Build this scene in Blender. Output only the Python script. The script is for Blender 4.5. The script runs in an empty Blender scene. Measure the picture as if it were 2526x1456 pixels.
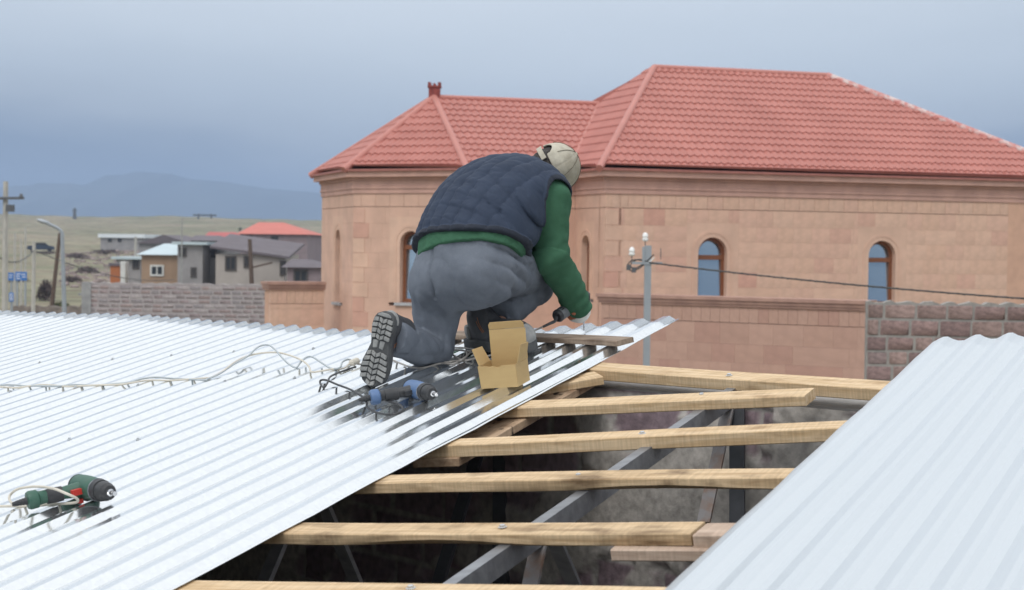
import bpy, bmesh, math, random
import numpy as np
from mathutils import Vector, Matrix, noise as mnoise
random.seed(7); np.random.seed(7)
scene = bpy.context.scene
COL = scene.collection
rad = math.radians

# ------------------------------------------------------------------ camera
FPX, CX, CY = 4400.0, 1262.5, 728.0          # focal length and centre in pixels of a 2525 px wide picture
PITCH, ROLL, EYE = rad(1.536), rad(0.69), 4.0
fw = Vector((0, math.cos(PITCH), -math.sin(PITCH)))
up0 = Vector((0, math.sin(PITCH), math.cos(PITCH)))
rt0 = Vector((1, 0, 0))
rt = rt0 * math.cos(ROLL) + up0 * math.sin(ROLL)
up = up0 * math.cos(ROLL) - rt0 * math.sin(ROLL)
CAM = Vector((0, 0, EYE))
cd = bpy.data.cameras.new('camera'); cam = bpy.data.objects.new('camera', cd); COL.objects.link(cam)
Mc = Matrix((rt, up, -fw)).transposed().to_4x4(); Mc.translation = CAM
cam.matrix_world = Mc
cd.sensor_width = 36; cd.sensor_fit = 'HORIZONTAL'; cd.lens = 36 * FPX / 2525
cd.clip_start = 0.05; cd.clip_end = 20000
cd.dof.use_dof = True; cd.dof.focus_distance = 7.0; cd.dof.aperture_fstop = 6.3
scene.camera = cam

# ------------------------------------------------------------------ world, sun, exposure
SUN_EL, SUN_ROT = rad(52), rad(205)
w = bpy.data.worlds.new('World'); scene.world = w; w.use_nodes = True
nt = w.node_tree; nt.nodes.clear()
def nd(t, typ, **kw):
    n = t.nodes.new(typ)
    for k, v in kw.items():
        if k in n.inputs.keys(): n.inputs[k].default_value = v
        else: setattr(n, k, v)
    return n
out = nd(nt, 'ShaderNodeOutputWorld'); bg = nd(nt, 'ShaderNodeBackground'); bg.inputs['Strength'].default_value = 1.0
sky = nd(nt, 'ShaderNodeTexSky'); sky.sky_type = 'NISHITA'; sky.sun_disc = False
sky.sun_elevation = SUN_EL; sky.sun_rotation = SUN_ROT
skm = nd(nt, 'ShaderNodeVectorMath', operation='SCALE'); skm.inputs['Scale'].default_value = 0.09
nt.links.new(sky.outputs[0], skm.inputs[0])
tc = nd(nt, 'ShaderNodeTexCoord'); sx = nd(nt, 'ShaderNodeSeparateXYZ')
nt.links.new(tc.outputs['Generated'], sx.inputs[0])
mp = nd(nt, 'ShaderNodeMapping'); mp.inputs['Scale'].default_value = (2.2, 2.2, 7.0); mp.inputs['Location'].default_value = (0.75, 0.2, 0.0)
nt.links.new(tc.outputs['Generated'], mp.inputs[0])
nz = nd(nt, 'ShaderNodeTexNoise', Scale=1.6, Detail=4.0, Roughness=0.5)
nt.links.new(mp.outputs[0], nz.inputs['Vector'])
nb = nd(nt, 'ShaderNodeMath', operation='MULTIPLY_ADD'); nb.inputs[1].default_value = 0.10; nb.inputs[2].default_value = -0.05
nt.links.new(nz.outputs['Fac'], nb.inputs[0])
ad = nd(nt, 'ShaderNodeMath', operation='ADD'); nt.links.new(sx.outputs['Z'], ad.inputs[0]); nt.links.new(nb.outputs[0], ad.inputs[1])
mr = nd(nt, 'ShaderNodeMapRange'); mr.inputs['From Min'].default_value = -0.1; mr.inputs['From Max'].default_value = 1.0
x2 = nd(nt, 'ShaderNodeMath', operation='MULTIPLY'); nt.links.new(sx.outputs['X'], x2.inputs[0]); nt.links.new(sx.outputs['X'], x2.inputs[1])
x3 = nd(nt, 'ShaderNodeMath', operation='MULTIPLY'); x3.inputs[1].default_value = .42; nt.links.new(x2.outputs[0], x3.inputs[0])
x4 = nd(nt, 'ShaderNodeMath', operation='MINIMUM'); x4.inputs[1].default_value = .045; nt.links.new(x3.outputs[0], x4.inputs[0])
ad2 = nd(nt, 'ShaderNodeMath', operation='SUBTRACT'); nt.links.new(ad.outputs[0], ad2.inputs[0]); nt.links.new(x4.outputs[0], ad2.inputs[1])
nt.links.new(ad2.outputs[0], mr.inputs['Value'])
cr = nd(nt, 'ShaderNodeValToRGB'); E = cr.color_ramp.elements
stops = [(-0.1, (.17, .21, .28)), (0.0, (.13, .175, .25)), (0.02, (.16, .205, .275)), (0.047, (.38, .42, .465)), (0.07, (.455, .505, .555)), (0.105, (.54, .59, .635)),
         (0.17, (.66, .705, .745)), (0.27, (.79, .83, .865)), (0.42, (.90, .93, .955)), (0.65, (.99, 1.01, 1.025)), (1.0, (1.02, 1.035, 1.05))]
while len(E) > 1: E.remove(E[-1])
for i, (p, c) in enumerate(stops):
    e = E[0] if i == 0 else E.new((p + .1) / 1.1)
    e.position = (p + .1) / 1.1; e.color = (*c, 1)
nt.links.new(mr.outputs[0], cr.inputs[0])
mx = nd(nt, 'ShaderNodeMix', data_type='RGBA'); mx.inputs['Factor'].default_value = 0.93
nt.links.new(skm.outputs[0], mx.inputs[6]); nt.links.new(cr.outputs[0], mx.inputs[7])
nt.links.new(mx.outputs[2], bg.inputs['Color']); nt.links.new(bg.outputs[0], out.inputs[0])

sl = bpy.data.lights.new('sun', 'SUN'); sl.energy = 0.9; sl.angle = rad(25); sl.color = (1.0, .97, .93)
so = bpy.data.objects.new('sun', sl); COL.objects.link(so)
sd = Vector((math.sin(SUN_ROT) * math.cos(SUN_EL), math.cos(SUN_ROT) * math.cos(SUN_EL), math.sin(SUN_EL)))
so.rotation_euler = sd.to_track_quat('Z', 'Y').to_euler(); so.location = (0, 0, 30)
vs = scene.view_settings; vs.view_transform = 'Standard'; vs.look = 'None'; vs.gamma = 1; vs.exposure = 0.50; vs.use_curve_mapping = False
scene.cycles.max_bounces = 10; scene.cycles.diffuse_bounces = 7; scene.cycles.volume_bounces = 0
scene.cycles.use_denoising = True

# ------------------------------------------------------------------ pixel -> place helpers
def ray(px, py): return rt * ((px - CX) / FPX) + up * ((CY - py) / FPX) + fw
def at(px, py, d): return CAM + ray(px, py) * d
def cam2w(v): return rt * v[0] + up * v[1] + fw * v[2]
RN = cam2w((-.1231, .9846, -.1238)).normalized()       # normal of the unfinished roof
RH = 1.17
def roof(px, py, hgt=0.0):
    r = ray(px, py); return CAM + r * ((RH - hgt) / -(r.dot(RN)))
RU = cam2w((3300 - CX, CY + 80, FPX)); RU = (RU - RN * RU.dot(RN)).normalized()   # along the corrugations, away
RV = -RN.cross(RU); RV = RV if RV.x > 0 else -RV                                   # across, to the right
RO = roof(1490, 888)
def ruv(u, v, h=0.0): return RO + RU * u + RV * v + RN * h
def to_uv(p): return ((p - RO).dot(RU), (p - RO).dot(RV))
def S(x, y): return (x / 1.2832, y / 1.2832)

# ------------------------------------------------------------------ materials
MATS = {}
def mat(name, base, rough=.7, metal=0.0, var=.12, scale=6.0, detail=4, bump=0.0, bscale=60.0, stretch=(1, 1, 1), base2=None, lo=.35, hi=.65,
        spec=.5, rnd=0.0, bdist=.01, tex='Object'):
    if name in MATS: return MATS[name]
    m = bpy.data.materials.new(name); m.use_nodes = True; t = m.node_tree; t.nodes.clear()
    o = nd(t, 'ShaderNodeOutputMaterial'); b = nd(t, 'ShaderNodeBsdfPrincipled')
    t.links.new(b.outputs[0], o.inputs[0])
    b.inputs['Roughness'].default_value = rough; b.inputs['Metallic'].default_value = metal; b.inputs['Specular IOR Level'].default_value = spec
    c = nd(t, 'ShaderNodeTexCoord'); mp = nd(t, 'ShaderNodeMapping'); mp.inputs['Scale'].default_value = stretch
    t.links.new(c.outputs[tex], mp.inputs[0])
    n = nd(t, 'ShaderNodeTexNoise', Scale=scale, Detail=float(detail), Roughness=.6); t.links.new(mp.outputs[0], n.inputs['Vector'])
    r = nd(t, 'ShaderNodeValToRGB'); e = r.color_ramp.elements
    b2 = base2 or tuple(max(0, x * (1 - var)) for x in base); b1 = base if base2 else tuple(min(1, x * (1 + var)) for x in base)
    e[0].position = lo; e[1].position = hi; e[0].color = (*b2, 1); e[1].color = (*b1, 1)
    t.links.new(n.outputs['Fac'], r.inputs[0]); col = r.outputs[0]
    if rnd:
        oi = nd(t, 'ShaderNodeObjectInfo'); mr = nd(t, 'ShaderNodeMapRange'); mr.inputs['To Min'].default_value = 1 - rnd; mr.inputs['To Max'].default_value = 1 + rnd
        t.links.new(oi.outputs['Random'], mr.inputs['Value'])
        vm = nd(t, 'ShaderNodeVectorMath', operation='SCALE'); t.links.new(col, vm.inputs[0]); t.links.new(mr.outputs[0], vm.inputs['Scale']); col = vm.outputs[0]
    t.links.new(col, b.inputs['Base Color'])
    if bump:
        n2 = nd(t, 'ShaderNodeTexNoise', Scale=bscale, Detail=3.0); t.links.new(mp.outputs[0], n2.inputs['Vector'])
        bp = nd(t, 'ShaderNodeBump'); bp.inputs['Strength'].default_value = bump; bp.inputs['Distance'].default_value = bdist
        t.links.new(n2.outputs['Fac'], bp.inputs['Height']); t.links.new(bp.outputs[0], b.inputs['Normal'])
    MATS[name] = m; return m

def zinc_mat(name, col, r0, r1, spangle=.05):
    m = bpy.data.materials.new(name); m.use_nodes = True; t = m.node_tree; b = t.nodes['Principled BSDF']
    b.inputs['Metallic'].default_value = .94
    c = nd(t, 'ShaderNodeTexCoord')
    vo = nd(t, 'ShaderNodeTexVoronoi', Scale=70.0); t.links.new(c.outputs['Object'], vo.inputs['Vector'])
    sp = nd(t, 'ShaderNodeSeparateColor'); t.links.new(vo.outputs['Color'], sp.inputs[0])
    n1 = nd(t, 'ShaderNodeTexNoise', Scale=1.3, Detail=3.0); t.links.new(c.outputs['Object'], n1.inputs['Vector'])
    mr = nd(t, 'ShaderNodeMapRange'); mr.inputs['To Min'].default_value = r0; mr.inputs['To Max'].default_value = r1
    mr.inputs['From Min'].default_value = .3; mr.inputs['From Max'].default_value = .7
    t.links.new(n1.outputs['Fac'], mr.inputs['Value'])
    ma = nd(t, 'ShaderNodeMath', operation='MULTIPLY_ADD'); ma.inputs[1].default_value = .03; t.links.new(sp.outputs[0], ma.inputs[0]); t.links.new(mr.outputs[0], ma.inputs[2])
    t.links.new(ma.outputs[0], b.inputs['Roughness'])
    ms = nd(t, 'ShaderNodeMapRange'); ms.inputs['To Min'].default_value = 1 - spangle; ms.inputs['To Max'].default_value = 1 + spangle
    t.links.new(sp.outputs[1], ms.inputs['Value'])
    vm = nd(t, 'ShaderNodeVectorMath', operation='SCALE'); vm.inputs[0].default_value = col; t.links.new(ms.outputs[0], vm.inputs['Scale'])
    t.links.new(vm.outputs[0], b.inputs['Base Color'])
    n3 = nd(t, 'ShaderNodeTexNoise', Scale=9.0, Detail=2.0); t.links.new(c.outputs['Object'], n3.inputs['Vector'])
    bp = nd(t, 'ShaderNodeBump'); bp.inputs['Strength'].default_value = .015; bp.inputs['Distance'].default_value = .005
    t.links.new(n3.outputs['Fac'], bp.inputs['Height']); t.links.new(bp.outputs[0], b.inputs['Normal'])
    MATS[name] = m; return m

def wood_mat(name, light, dark, stain=.0, rough=.75, dirt=(.10, .075, .06)):
    m = bpy.data.materials.new(name); m.use_nodes = True; t = m.node_tree; b = t.nodes['Principled BSDF']; b.inputs['Roughness'].default_value = rough
    b.inputs['Specular IOR Level'].default_value = .25
    c = nd(t, 'ShaderNodeTexCoord'); oi = nd(t, 'ShaderNodeObjectInfo')
    of = nd(t, 'ShaderNodeVectorMath', operation='ADD'); t.links.new(c.outputs['Object'], of.inputs[0])
    sc = nd(t, 'ShaderNodeMath', operation='MULTIPLY'); sc.inputs[1].default_value = 37.0; t.links.new(oi.outputs['Random'], sc.inputs[0]); t.links.new(sc.outputs[0], of.inputs[1])
    mp = nd(t, 'ShaderNodeMapping'); mp.inputs['Scale'].default_value = (1.3, 22, 22); t.links.new(of.outputs[0], mp.inputs[0])
    n = nd(t, 'ShaderNodeTexNoise', Scale=2.2, Detail=6.0, Roughness=.65, Distortion=.6); t.links.new(mp.outputs[0], n.inputs['Vector'])
    r = nd(t, 'ShaderNodeValToRGB'); e = r.color_ramp.elements; e[0].position = .36; e[1].position = .60; e[0].color = (*dark, 1); e[1].color = (*light, 1)
    t.links.new(n.outputs['Fac'], r.inputs[0])
    # saw marks and large patches
    mp2 = nd(t, 'ShaderNodeMapping'); mp2.inputs['Scale'].default_value = (5, 9, 14); t.links.new(of.outputs[0], mp2.inputs[0])
    n2 = nd(t, 'ShaderNodeTexNoise', Scale=1.5, Detail=5.0); t.links.new(mp2.outputs[0], n2.inputs['Vector'])
    r2 = nd(t, 'ShaderNodeValToRGB'); e2 = r2.color_ramp.elements; e2[0].position = .28 + stain; e2[1].position = .50 + stain
    e2[0].color = (*dirt, 1); e2[1].color = (1, 1, 1, 1)
    t.links.new(n2.outputs['Fac'], r2.inputs[0])
    mm = nd(t, 'ShaderNodeMix', data_type='RGBA', blend_type='MULTIPLY'); mm.inputs['Factor'].default_value = .75
    t.links.new(r.outputs[0], mm.inputs[6]); t.links.new(r2.outputs[0], mm.inputs[7])
    mp3 = nd(t, 'ShaderNodeMapping'); mp3.inputs['Scale'].default_value = (110, 7, 7); t.links.new(of.outputs[0], mp3.inputs[0])
    n3 = nd(t, 'ShaderNodeTexNoise', Scale=1.2, Detail=3.0); t.links.new(mp3.outputs[0], n3.inputs['Vector'])
    r3 = nd(t, 'ShaderNodeMapRange'); r3.inputs['From Min'].default_value = .3; r3.inputs['From Max'].default_value = .7; r3.inputs['To Min'].default_value = .86; r3.inputs['To Max'].default_value = 1.1
    t.links.new(n3.outputs['Fac'], r3.inputs['Value']); sm3 = nd(t, 'ShaderNodeVectorMath', operation='SCALE'); t.links.new(mm.outputs[2], sm3.inputs[0]); t.links.new(r3.outputs[0], sm3.inputs['Scale'])
    t.links.new(sm3.outputs[0], b.inputs['Base Color'])
    bp = nd(t, 'ShaderNodeBump'); bp.inputs['Strength'].default_value = .35; bp.inputs['Distance'].default_value = .004
    t.links.new(n.outputs['Fac'], bp.inputs['Height']); t.links.new(bp.outputs[0], b.inputs['Normal'])
    MATS[name] = m; return m

def attr_mat(name, rough=.9, bump=0.0, bscale=80.0, spec=.3, noise=.15, nscale=30.0):
    """colour comes from the mesh's own 'col' attribute (print, pattern), roughened by noise"""
    m = bpy.data.materials.new(name); m.use_nodes = True; t = m.node_tree; b = t.nodes['Principled BSDF']
    b.inputs['Roughness'].default_value = rough; b.inputs['Specular IOR Level'].default_value = spec
    a = nd(t, 'ShaderNodeAttribute'); a.attribute_name = 'col'
    c = nd(t, 'ShaderNodeTexCoord'); n = nd(t, 'ShaderNodeTexNoise', Scale=nscale, Detail=5.0); t.links.new(c.outputs['Object'], n.inputs['Vector'])
    mr = nd(t, 'ShaderNodeMapRange'); mr.inputs['From Min'].default_value = .3; mr.inputs['From Max'].default_value = .7
    mr.inputs['To Min'].default_value = 1 - noise; mr.inputs['To Max'].default_value = 1 + noise; t.links.new(n.outputs['Fac'], mr.inputs['Value'])
    vm = nd(t, 'ShaderNodeVectorMath', operation='SCALE'); t.links.new(a.outputs['Color'], vm.inputs[0]); t.links.new(mr.outputs[0], vm.inputs['Scale'])
    t.links.new(vm.outputs[0], b.inputs['Base Color'])
    if bump:
        n2 = nd(t, 'ShaderNodeTexNoise', Scale=bscale, Detail=4.0); t.links.new(c.outputs['Object'], n2.inputs['Vector'])
        bp = nd(t, 'ShaderNodeBump'); bp.inputs['Strength'].default_value = bump; bp.inputs['Distance'].default_value = .01
        t.links.new(n2.outputs['Fac'], bp.inputs['Height']); t.links.new(bp.outputs[0], b.inputs['Normal'])
    MATS[name] = m; return m

# ------------------------------------------------------------------ mesh helpers
LOC = {}          # world matrix of every object made here
GT = []
class MB:
    def __init__(s): s.v = []; s.f = []
    def add(s, vs, fs):
        o = len(s.v); s.v += [Vector(x) for x in vs]; s.f += [tuple(i + o for i in f) for f in fs]; return s
    def box(s, lo, hi, M=None):
        x0, y0, z0 = lo; x1, y1, z1 = hi
        vs = [Vector(p) for p in ((x0,y0,z0),(x1,y0,z0),(x1,y1,z0),(x0,y1,z0),(x0,y0,z1),(x1,y0,z1),(x1,y1,z1),(x0,y1,z1))]
        if M: vs = [M @ p for p in vs]
        return s.add(vs, [(3,2,1,0),(4,5,6,7),(0,1,5,4),(1,2,6,5),(2,3,7,6),(3,0,4,7)])
    def bar(s, a, b, w, h=None, upv=None):
        a, b = Vector(a), Vector(b); h = h or w; d = (b - a); L = d.length; d.normalize()
        u = Vector(upv) if upv else (Vector((0,0,1)) if abs(d.z) < .95 else Vector((0,1,0)))
        y = u.cross(d).normalized(); z = d.cross(y)
        M = Matrix((d, y, z)).transposed().to_4x4(); M.translation = a
        return s.box((0, -w/2, -h/2), (L, w/2, h/2), M)
    def tube(s, pts, r, n=8, caps=True):
        pts = [Vector(p) for p in pts]; rs = r if isinstance(r, (list, tuple)) else [r] * len(pts)
        o = len(s.v); prev = None
        for i, p in enumerate(pts):
            d = (pts[min(i+1, len(pts)-1)] - pts[max(i-1, 0)]).normalized()
            if prev is None: x = d.orthogonal().normalized()
            else: x = (prev - d * prev.dot(d)).normalized()
            prev = x; y = d.cross(x)
            for k in range(n):
                a = 2 * math.pi * k / n; s.v.append(p + (x * math.cos(a) + y * math.sin(a)) * rs[i])
        for i in range(len(pts) - 1):
            for k in range(n):
                a, b = o + i*n + k, o + i*n + (k+1) % n; s.f.append((a, b, b + n, a + n))
        if caps:
            s.f.append(tuple(o + k for k in range(n))[::-1]); s.f.append(tuple(o + (len(pts)-1)*n + k for k in range(n)))
        return s
    def lathe(s, prof, M, n=20):
        """prof: (x along the axis, radius)"""
        o = len(s.v)
        for (x, r) in prof:
            for k in range(n):
                a = 2*math.pi*k/n; s.v.append(M @ Vector((x, r*math.cos(a), r*math.sin(a))))
        for i in range(len(prof) - 1):
            for k in range(n):
                a, b = o + i*n + k, o + i*n + (k+1) % n; s.f.append((a, b, b + n, a + n))
        s.f.append(tuple(o + k for k in range(n))[::-1]); s.f.append(tuple(o + (len(prof)-1)*n + k for k in range(n)))
        return s
    def prism(s, poly, M, d):
        """2D outline (x, y) extruded from z=0 to z=d"""
        n = len(poly); o = len(s.v)
        for z in (0, d): s.v += [M @ Vector((x, y, z)) for x, y in poly]
        s.f.append(tuple(o + k for k in range(n))[::-1]); s.f.append(tuple(o + n + k for k in range(n)))
        for k in range(n): s.f.append((o + k, o + (k+1) % n, o + n + (k+1) % n, o + n + k))
        return s

def finish(me, smooth=True, ang=35):
    if smooth and len(me.polygons):
        me.polygons.foreach_set('use_smooth', [True] * len(me.polygons))
        try: me.set_sharp_from_angle(angle=rad(ang))
        except Exception: pass

def wm(o): return LOC.get(o.name, Matrix())
def link(o, parent=None, M=None):
    M = M or Matrix(); COL.objects.link(o); LOC[o.name] = M
    if parent: o.parent = parent; o.matrix_basis = wm(parent).inverted() @ M
    else: o.matrix_basis = M
    return o
def obj(name, mb, m, parent=None, M=None, smooth=True, ang=35, fix=True):
    """one mesh object; mb holds world coordinates, M is the object's own frame (default: its parent's origin)"""
    M = M or (wm(parent) if parent else Matrix()); Mi = M.inverted()
    me = bpy.data.meshes.new(name); me.from_pydata([tuple(Mi @ Vector(v)) for v in mb.v], [], mb.f)
    if fix:
        b = bmesh.new(); b.from_mesh(me); bmesh.ops.recalc_face_normals(b, faces=b.faces); b.to_mesh(me); b.free()
    me.materials.append(m); finish(me, smooth, ang)
    return link(bpy.data.objects.new(name, me), parent, M)
def np_obj(name, V, F, m, parent=None, M=None, smooth=True, ang=180, col=None):
    M = M or (wm(parent) if parent else Matrix()); Mi = np.array(M.inverted())
    V = np.asarray(V, float); V = V @ Mi[:3, :3].T + Mi[:3, 3]
    me = bpy.data.meshes.new(name); F = np.asarray(F, np.int32)
    me.vertices.add(len(V)); me.vertices.foreach_set('co', V.astype(np.float32).ravel())
    k = F.shape[1]; me.loops.add(F.size); me.loops.foreach_set('vertex_index', F.ravel())
    me.polygons.add(len(F)); me.polygons.foreach_set('loop_start', np.arange(0, F.size, k, dtype=np.int32))
    me.update(calc_edges=True); me.validate()
    if col is not None:
        a = me.attributes.new('col', 'FLOAT_COLOR', 'POINT'); c = np.ones((len(V), 4), np.float32); c[:, :3] = col
        a.data.foreach_set('color', c.ravel())
    me.materials.append(m); finish(me, smooth, ang)
    return link(bpy.data.objects.new(name, me), parent, M)
def tag(o, label=None, cat=None, group=None, kind=None):
    if label: o['label'] = label
    if cat: o['category'] = cat
    if group: o['group'] = group
    if kind: o['kind'] = kind
    return o
def thing(name, label, cat, loc, group=None, M=None):
    o = bpy.data.objects.new(name, None); o.empty_display_size = .2
    link(o, None, M or Matrix.Translation(Vector(loc))); return tag(o, label, cat, group)
def smooth_path(pts, n=8):
    """Catmull-Rom through the points"""
    P = [Vector(p) for p in pts]; P = [P[0] * 2 - P[1]] + P + [P[-1] * 2 - P[-2]]; o = []
    for i in range(1, len(P) - 2):
        for k in range(n):
            t = k / n; a, b, c, d = P[i-1], P[i], P[i+1], P[i+2]
            o.append(.5 * ((2*b) + (c - a)*t + (2*a - 5*b + 4*c - d)*t*t + (3*b - a - 3*c + d)*t**3))
    o.append(P[-2]); return o
def frame(o, x, z):
    x = x.normalized(); z = (z - x * z.dot(x)).normalized(); y = z.cross(x)
    M = Matrix((x, y, z)).transposed().to_4x4(); M.translation = o; return M

# ------------------------------------------------------------------ ground, hills, air
def terrain(x, y):
    y = np.asarray(y, float); x = np.asarray(x, float)
    t = np.interp(y, [-500, 110, 160, 220, 300, 450, 700, 1100, 2500, 7000], [0, 0, .5, 1.2, 2.8, 6.0, 13.0, 12.5, 0, -20])
    b = np.clip((y - 110) / 150, 0, 1)
    t = t + b * (.35*np.sin(x*.055 + y*.021) + .3*np.sin(x*.11 - y*.05 + 1.3) + .2*np.sin(x*.31 + y*.17)) + b * np.clip((y - 300)/400, 0, 1) * (-.012*x*.8)*np.clip(1 - y/3000, 0, 1)
    return t
gx = np.unique(np.concatenate([np.linspace(-3300, -200, 26), np.linspace(-200, 200, 161), np.linspace(200, 3300, 26)]))
gy = np.unique(np.concatenate([np.linspace(-300, 90, 14), np.linspace(90, 420, 133), np.linspace(420, 900, 60), np.linspace(900, 6400, 40)]))
GX, GY = np.meshgrid(gx, gy); GZ = terrain(GX, GY)
nx, ny = len(gx), len(gy); idx = np.arange(nx*ny).reshape(ny, nx)
Q = np.stack([idx[:-1,:-1], idx[:-1,1:], idx[1:,1:], idx[1:,:-1]], -1).reshape(-1, 4)
grass = mat('dry_grass', (.235, .210, .145), .95, base2=(.155, .160, .095), scale=.035, detail=8, lo=.40, hi=.6, bump=.4, bscale=3, bdist=.1)
def grass_detail(m):
    t = m.node_tree; b = [n for n in t.nodes if n.type == 'BSDF_PRINCIPLED'][0]; src = b.inputs['Base Color'].links[0].from_socket
    c = [n for n in t.nodes if n.type == 'TEX_COORD'][0]
    n = nd(t, 'ShaderNodeTexNoise', Scale=.35, Detail=8.0, Roughness=.7); t.links.new(c.outputs['Object'], n.inputs['Vector'])
    r = nd(t, 'ShaderNodeValToRGB'); e = r.color_ramp.elements; e[0].position = .38; e[1].position = .62; e[0].color = (.75, .62, .60, 1); e[1].color = (1.25, 1.25, 1.2, 1)
    t.links.new(n.outputs['Fac'], r.inputs[0])
    mm = nd(t, 'ShaderNodeMix', data_type='RGBA', blend_type='MULTIPLY'); mm.inputs['Factor'].default_value = 1
    t.links.new(src, mm.inputs[6]); t.links.new(r.outputs[0], mm.inputs[7]); t.links.new(mm.outputs[2], b.inputs['Base Color'])
grass_detail(grass)
tag(np_obj('ground', np.stack([GX.ravel(), GY.ravel(), GZ.ravel()], 1), Q, grass), kind='structure')

# far mountain ridge
MD = 5200.0
mpts = [(-900, 470), (-300, 480), (0, 462), (80, 456), (150, 451), (205, 456), (255, 435), (330, 425), (420, 430), (480, 443), (560, 450), (680, 468), (800, 478), (1000, 492), (1300, 505), (1700, 505),
        (2000, 500), (2200, 490), (2500, 480), (2750, 470), (3100, 465), (3600, 480)]
mv, mf = [], []
rnd = random.Random(3); rows = 7
xs_m = np.linspace(-900, 3600, 140)
for px in xs_m:
    py = float(np.interp(px, [p[0] for p in mpts], [p[1] for p in mpts]))
    top = at(px, py, MD); 
    for k in range(rows):
        t = k / (rows - 1); z = -20 + (top.z + 20) * t + (rnd.uniform(-5, 5) if 0 < k < rows - 1 else rnd.uniform(-2, 2)); y = 4300 + (top.y - 4300) * t + (rnd.uniform(-60, 60) if k else 0)
        mv.append(Vector((top.x, y, z)))
    mv.append(Vector((top.x, top.y + 700, -20)))
R_ = rows + 1
for i in range(len(xs_m) - 1):
    for k in range(R_ - 1): mf.append((i*R_ + k, (i+1)*R_ + k, (i+1)*R_ + k + 1, i*R_ + k + 1))
mb = MB(); mb.v = mv; mb.f = mf
mount = mat('mountain_slope', (.07, .085, .075), .95, base2=(.045, .055, .055), scale=.004, detail=6)
tag(obj('mountains', mb, mount, ang=180), kind='structure')

# the air between here and the mountains
hz = MB().box((-3400, -310, -22), (3400, 6450, 245))
hm = bpy.data.materials.new('haze_air'); hm.use_nodes = True; t = hm.node_tree; t.nodes.clear()
ho = nd(t, 'ShaderNodeOutputMaterial'); pv = nd(t, 'ShaderNodeVolumePrincipled'); pv.inputs['Color'].default_value = (.50, .66, .93, 1)
pv.inputs['Density'].default_value = .00033; pv.inputs['Anisotropy'].default_value = 0.0
t.links.new(pv.outputs[0], ho.inputs['Volume'])
tag(obj('haze', hz, hm, smooth=False), kind='stuff')

# ------------------------------------------------------------------ the unfinished building below the roof
GLIFT = 0.0
wl, wr = to_uv(roof(1487, 910)), to_uv(roof(2167, 963))
slope_w = (wr[0] - wl[0]) / (wr[1] - wl[1])
def uback(v): return wl[0] + slope_w * (v - wl[1])
def plane_z(x, y):   # roof plane height over a ground point
    return RO.z - (RN.x * (x - RO.x) + RN.y * (y - RO.y)) / RN.z
bld = thing('unfinished_building', 'low grey plastered stone building under the half laid metal roof', 'building', ruv(-3, -2) * 1.0 - Vector((0, 0, ruv(-3, -2).z)))
conc = mat('rough_render', (.46, .435, .41), .95, base2=(.35, .33, .31), scale=3, detail=8, bump=.6, bscale=14, bdist=.02)
VL, VRt = -8.2, 4.6
corners = [ruv(uback(VL) + .05, VL), ruv(uback(VRt) + .05, VRt), ruv(-7.2, VRt), ruv(-7.2, VL)]
def wall_between(a, b, drop, thick, inward):
    a, b = Vector((a.x, a.y, 0)), Vector((b.x, b.y, 0)); n = Vector(inward) * thick; mb = MB()
    def top(p): return plane_z(p.x, p.y) - drop
    pts = [a, b, b + n, a + n]
    vs = [Vector((p.x, p.y, -.05)) for p in pts] + [Vector((p.x, p.y, top(p))) for p in pts]
    return mb.add(vs, [(3,2,1,0),(4,5,6,7),(0,1,5,4),(1,2,6,5),(2,3,7,6),(3,0,4,7)])
cen = sum(corners, Vector()) / 4
for i in range(1, 4):
    a, b = corners[i], corners[(i + 1) % 4]; d = (b - a); inw = Vector((-d.y, d.x, 0)).normalized()
    if inw.dot(cen - a) < 0: inw = -inw
    if i == 1: a = a - inw * 0
    obj('wall', wall_between(a, b, .12, .3, inw), conc, bld, smooth=False)
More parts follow.
